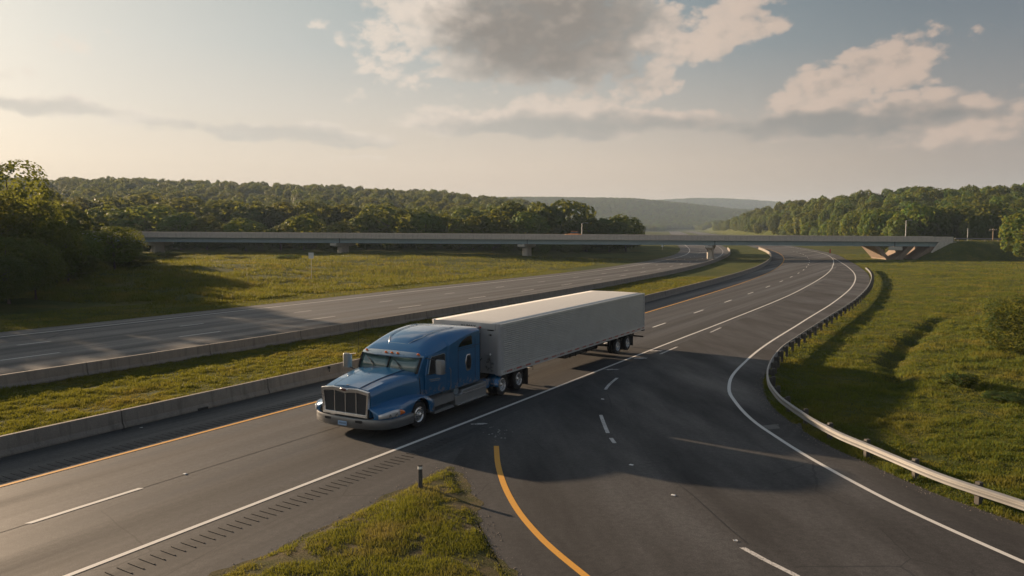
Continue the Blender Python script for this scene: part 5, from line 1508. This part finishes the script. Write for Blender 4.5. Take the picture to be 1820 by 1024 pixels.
# clear-sky colour: warm at the horizon, blue-grey aloft, brighter towards the sun
e01 = w.math('DIVIDE', EL, 1.2, clamp=True)
pos = (0.0, 0.033, 0.067, 0.125, 0.183, 0.242, 0.417, 0.833)
cols = dict(L=[(.65, .50, .375), (.81, .655, .505), (.86, .735, .59), (.79, .735, .65), (.75, .725, .66), (.68, .675, .62), (.36, .40, .40), (.12, .175, .25)],
            M=[(.58, .435, .325), (.69, .53, .40), (.73, .59, .465), (.60, .54, .465), (.395, .43, .42), (.315, .375, .38), (.18, .23, .26), (.11, .165, .24)],
            R=[(.32, .245, .20), (.36, .285, .235), (.37, .295, .245), (.245, .238, .232), (.155, .185, .21), (.105, .14, .18), (.07, .105, .155), (.085, .135, .21)])
rL, rM, rR = (w.ramp(e01, list(zip(pos, cols[k]))) for k in 'LMR')
f1 = w.n('ShaderNodeMapRange', inp={0: AZ, 1: -0.62, 2: -0.02, 3: 0.0, 4: 1.0}).outputs[0]
f2 = w.n('ShaderNodeMapRange', interpolation_type='SMOOTHSTEP', inp={0: AZ, 1: -0.10, 2: 0.66, 3: 0.0, 4: 1.0}).outputs[0]
azf = w.n('ShaderNodeMapRange', interpolation_type='SMOOTHSTEP', inp={0: AZ, 1: -0.55, 2: 0.66, 3: 0.0, 4: 1.0}).outputs[0]
clear = w.mix(f2, w.mix(f1, rL, rM), rR)
dots = w.n('ShaderNodeVectorMath', operation='DOT_PRODUCT', inp={0: nrm, 1: tuple(sd)}).outputs['Value']
glow = w.math('MULTIPLY', w.math('POWER', w.math('MAXIMUM', dots, 0.0), 20.0), 0.25)
clear = w.mix(glow, clear, (1.0, .95, .87))
back = w.n('ShaderNodeMapRange', inp={0: dots, 1: 0.25, 2: -0.5, 3: 0.0, 4: 0.75}).outputs[0]
clear = w.mix(0.10, clear, nsk)
clear = w.mix(back, clear, w.mix(e01, (.25, .26, .285), (.10, .15, .22)))

CL, BL = [], []


def cloud(px, py, wx, wy, amp, tilt=0.0):
    CL.append((math.atan((px - 910) / F), math.atan((YH - py) / F), wx / F, wy / F, amp, tilt))


def belly(px, py, wx, wy, amp=1.0, tilt=0.0):
    BL.append((math.atan((px - 910) / F), math.atan((YH - py) / F), wx / F, wy / F, amp, tilt))


cloud(930, 60, 270, 120, 1.15, .05); cloud(760, 40, 110, 60, .85); cloud(690, 105, 75, 55, .5); cloud(1120, 60, 110, 80, .8)
cloud(900, -90, 330, 120, 1.0); cloud(1180, 120, 110, 36, .7, -.5); cloud(1260, 80, 110, 46, .95, -.35); cloud(1345, 75, 75, 22, .85, -.05); cloud(1290, 40, 60, 34, .85)
cloud(1000, 218, 320, 34, 1.05); cloud(1140, 165, 70, 30, .85, -.35); cloud(1000, 190, 110, 26, .6); cloud(790, 215, 120, 24, .5)
cloud(1480, 232, 250, 28, 1.0, -.02); cloud(1500, 175, 160, 52, 1.0, -.32); cloud(1595, 150, 60, 42, .9); cloud(1620, 205, 60, 14, .6)
cloud(1730, 258, 140, 34, .62, -.1); cloud(1790, 225, 70, 22, .5); cloud(1690, 212, 36, 14, .6)
cloud(470, 242, 250, 19, .75, .03); cloud(630, 257, 130, 8, .5); cloud(80, 220, 170, 18, .75, .04); cloud(640, 280, 60, 5, .3)
cloud(560, 65, 24, 9, .12); cloud(655, 160, 60, 24, .25, -.4)
cloud(-600, 140, 420, 60, .7); cloud(2800, 150, 420, 110, .9); cloud(300, -520, 600, 140, .8); cloud(1700, -450, 420, 120, .8)
belly(955, 80, 230, 110, 1.0, .05); belly(1060, 30, 120, 75, .9); belly(860, 135, 120, 30, .7); belly(900, -60, 260, 80, .9)
belly(1000, 228, 320, 30, 1.0); belly(1470, 238, 260, 26, 1.0, -.02); belly(470, 247, 280, 20, .9, .03); belly(80, 224, 190, 18, .9, .04); belly(1740, 290, 120, 16, .4); belly(630, 260, 140, 12, .8)

pv3 = w.n('ShaderNodeCombineXYZ', inp={0: AZ, 1: EL, 2: 0.0}).outputs[0]
wv = w.mapping(pv3, scale=(1, 1.55, 1))
warp = w.noise(wv, 14.0, 3, .55, out=1)
wsep = w.n('ShaderNodeSeparateXYZ', inp={0: warp}).outputs
wa = w.math('ADD', AZ, w.math('MULTIPLY', w.math('SUBTRACT', wsep[0], .5), .09))
we = w.math('ADD', EL, w.math('MULTIPLY', w.math('SUBTRACT', wsep[1], .5), .035))


def ell(lst, k):
    best = None
    for a, e, wx, wy, amp, tilt in lst:
        dx = w.math('SUBTRACT', wa, a)
        dy = w.math('MULTIPLY_ADD', dx, tilt, w.math('SUBTRACT', we, e))
        ux = w.math('DIVIDE', dx, wx); uy = w.math('DIVIDE', dy, wy)
        r2 = w.math('MULTIPLY_ADD', ux, ux, w.math('MULTIPLY', uy, uy))
        d = w.math('MULTIPLY', w.math('SUBTRACT', 1.0, r2), amp)
        best = d if best is None else w.math('SMOOTH_MAX', best, d, k)
    return w.math('MAXIMUM', best, -1.5)


n1 = w.noise(wv, 16.0, 7, 0.58)


def fluff(v):
    """rounded cauliflower relief: two sizes of soft cells over fractal noise"""
    q = w.n('ShaderNodeVectorMath', operation='ADD', inp={0: v, 1: w.n('ShaderNodeVectorMath', operation='SCALE', inp={0: w.noise(v, 26.0, 3, .6, out=1), 3: 0.030}).outputs[0]}).outputs[0]
    a = w.n('ShaderNodeTexVoronoi', feature='F1', inp={'Vector': q, 'Scale': 24.0}).outputs[0]
    b = w.n('ShaderNodeTexVoronoi', feature='F1', inp={'Vector': q, 'Scale': 62.0}).outputs[0]
    n = w.noise(v, 13.0, 7, 0.60)
    s = w.math('MULTIPLY_ADD', a, -0.42, w.math('MULTIPLY_ADD', b, -0.24, 0.36))
    return w.math('ADD', w.math('MULTIPLY_ADD', w.math('SUBTRACT', n, .5), 0.95, 0.5), s)


n1 = fluff(wv)
n1s = fluff(w.mapping(wv, loc=(-0.012, 0.015, 0)))
nf = w.noise(wv, 70.0, 4, 0.65)
namp = w.n('ShaderNodeMapRange', interpolation_type='SMOOTHSTEP', inp={0: EL, 1: 0.11, 2: 0.19, 3: 1.15, 4: 2.1}).outputs[0]
D0 = w.math('ADD', w.math('ADD', ell(CL, .12), w.math('MULTIPLY', w.math('SUBTRACT', n1, .5), namp)), w.math('MULTIPLY', w.math('SUBTRACT', nf, .5), w.math('MULTIPLY', namp, 0.32)))
B0 = w.math('ADD', ell(BL, .2), w.math('MULTIPLY', w.math('SUBTRACT', w.noise(wv, 8.0, 4, .6), .5), 1.5))
alpha = w.n('ShaderNodeMapRange', interpolation_type='SMOOTHSTEP', inp={0: D0, 1: 0.02, 2: w.n('ShaderNodeMapRange', inp={0: EL, 1: 0.12, 2: 0.18, 3: 0.66, 4: 0.55}).outputs[0], 3: 0.0, 4: 1.0}).outputs[0]
bel = w.n('ShaderNodeMapRange', interpolation_type='SMOOTHSTEP', inp={0: B0, 1: -0.15, 2: 0.85, 3: 0.0, 4: 1.0}).outputs[0]
relief = w.math('MULTIPLY', w.math('SUBTRACT', n1, n1s), 1.6)
lit = w.math('ADD', w.math('SUBTRACT', 1.0, bel), w.math('MULTIPLY', relief, w.math('SUBTRACT', 1.0, w.math('MULTIPLY', bel, 0.72))), clamp=True)
bright = w.mix(azf, (.86, .76, .65), (.56, .425, .34))
dark = w.mix(azf, (.64, .59, .515), (.205, .20, .192))
DP = [(math.atan((960 - 910) / F), math.atan((YH - 55) / F), 230 / F, 125 / F, 1.0, 0.05)]
deep = w.n('ShaderNodeMapRange', interpolation_type='SMOOTHSTEP', inp={0: ell(DP, .2), 1: -0.2, 2: 0.9, 3: 0.0, 4: 1.0}).outputs[0]
dark = w.mix(deep, dark, (.255, .225, .197))
ccol = w.mix(lit, dark, bright)
thin = w.n('ShaderNodeMapRange', inp={0: D0, 1: 0.3, 2: 1.1, 3: 0.80, 4: 0.97}).outputs[0]
skyc = w.mix(w.math('MULTIPLY', alpha, thin), clear, ccol)
EXPO = 1.25
bg = w.n('ShaderNodeBackground', inp={0: skyc, 1: 2.0 ** -EXPO})
wo = w.n('ShaderNodeOutputWorld'); w.nt.links.new(bg.outputs[0], wo.inputs[0])
scene.world.cycles.sampling_method = 'MANUAL'
scene.world.cycles.sample_map_resolution = 256

# thin summer haze in the valley air
hz = NT('haze_air')
pv = hz.n('ShaderNodeVolumePrincipled', inp={'Color': (.62, .79, 1.0), 'Density': 0.00013, 'Anisotropy': 0.05})
hm = hz.out(None, pv.outputs[0])
q = MB(); q.box(-6000, 6000, -150, 6500, -3.0, 190); hb = q.build('haze', hm); tag(hb, 'thin pale haze in the valley air', 'haze', kind='stuff')

# ------------------------------------------------------------------ render set-up
scene.view_settings.view_transform = 'Standard'; scene.view_settings.look = 'None'
scene.view_settings.gamma = 1.0; scene.view_settings.use_curve_mapping = False
scene.view_settings.exposure = EXPO
cy_ = scene.cycles
cy_.use_denoising = True
cy_.max_bounces = 6; cy_.diffuse_bounces = 2; cy_.glossy_bounces = 3; cy_.transmission_bounces = 3; cy_.transparent_max_bounces = 4; cy_.volume_bounces = 0
cy_.sample_clamp_indirect = 4.0
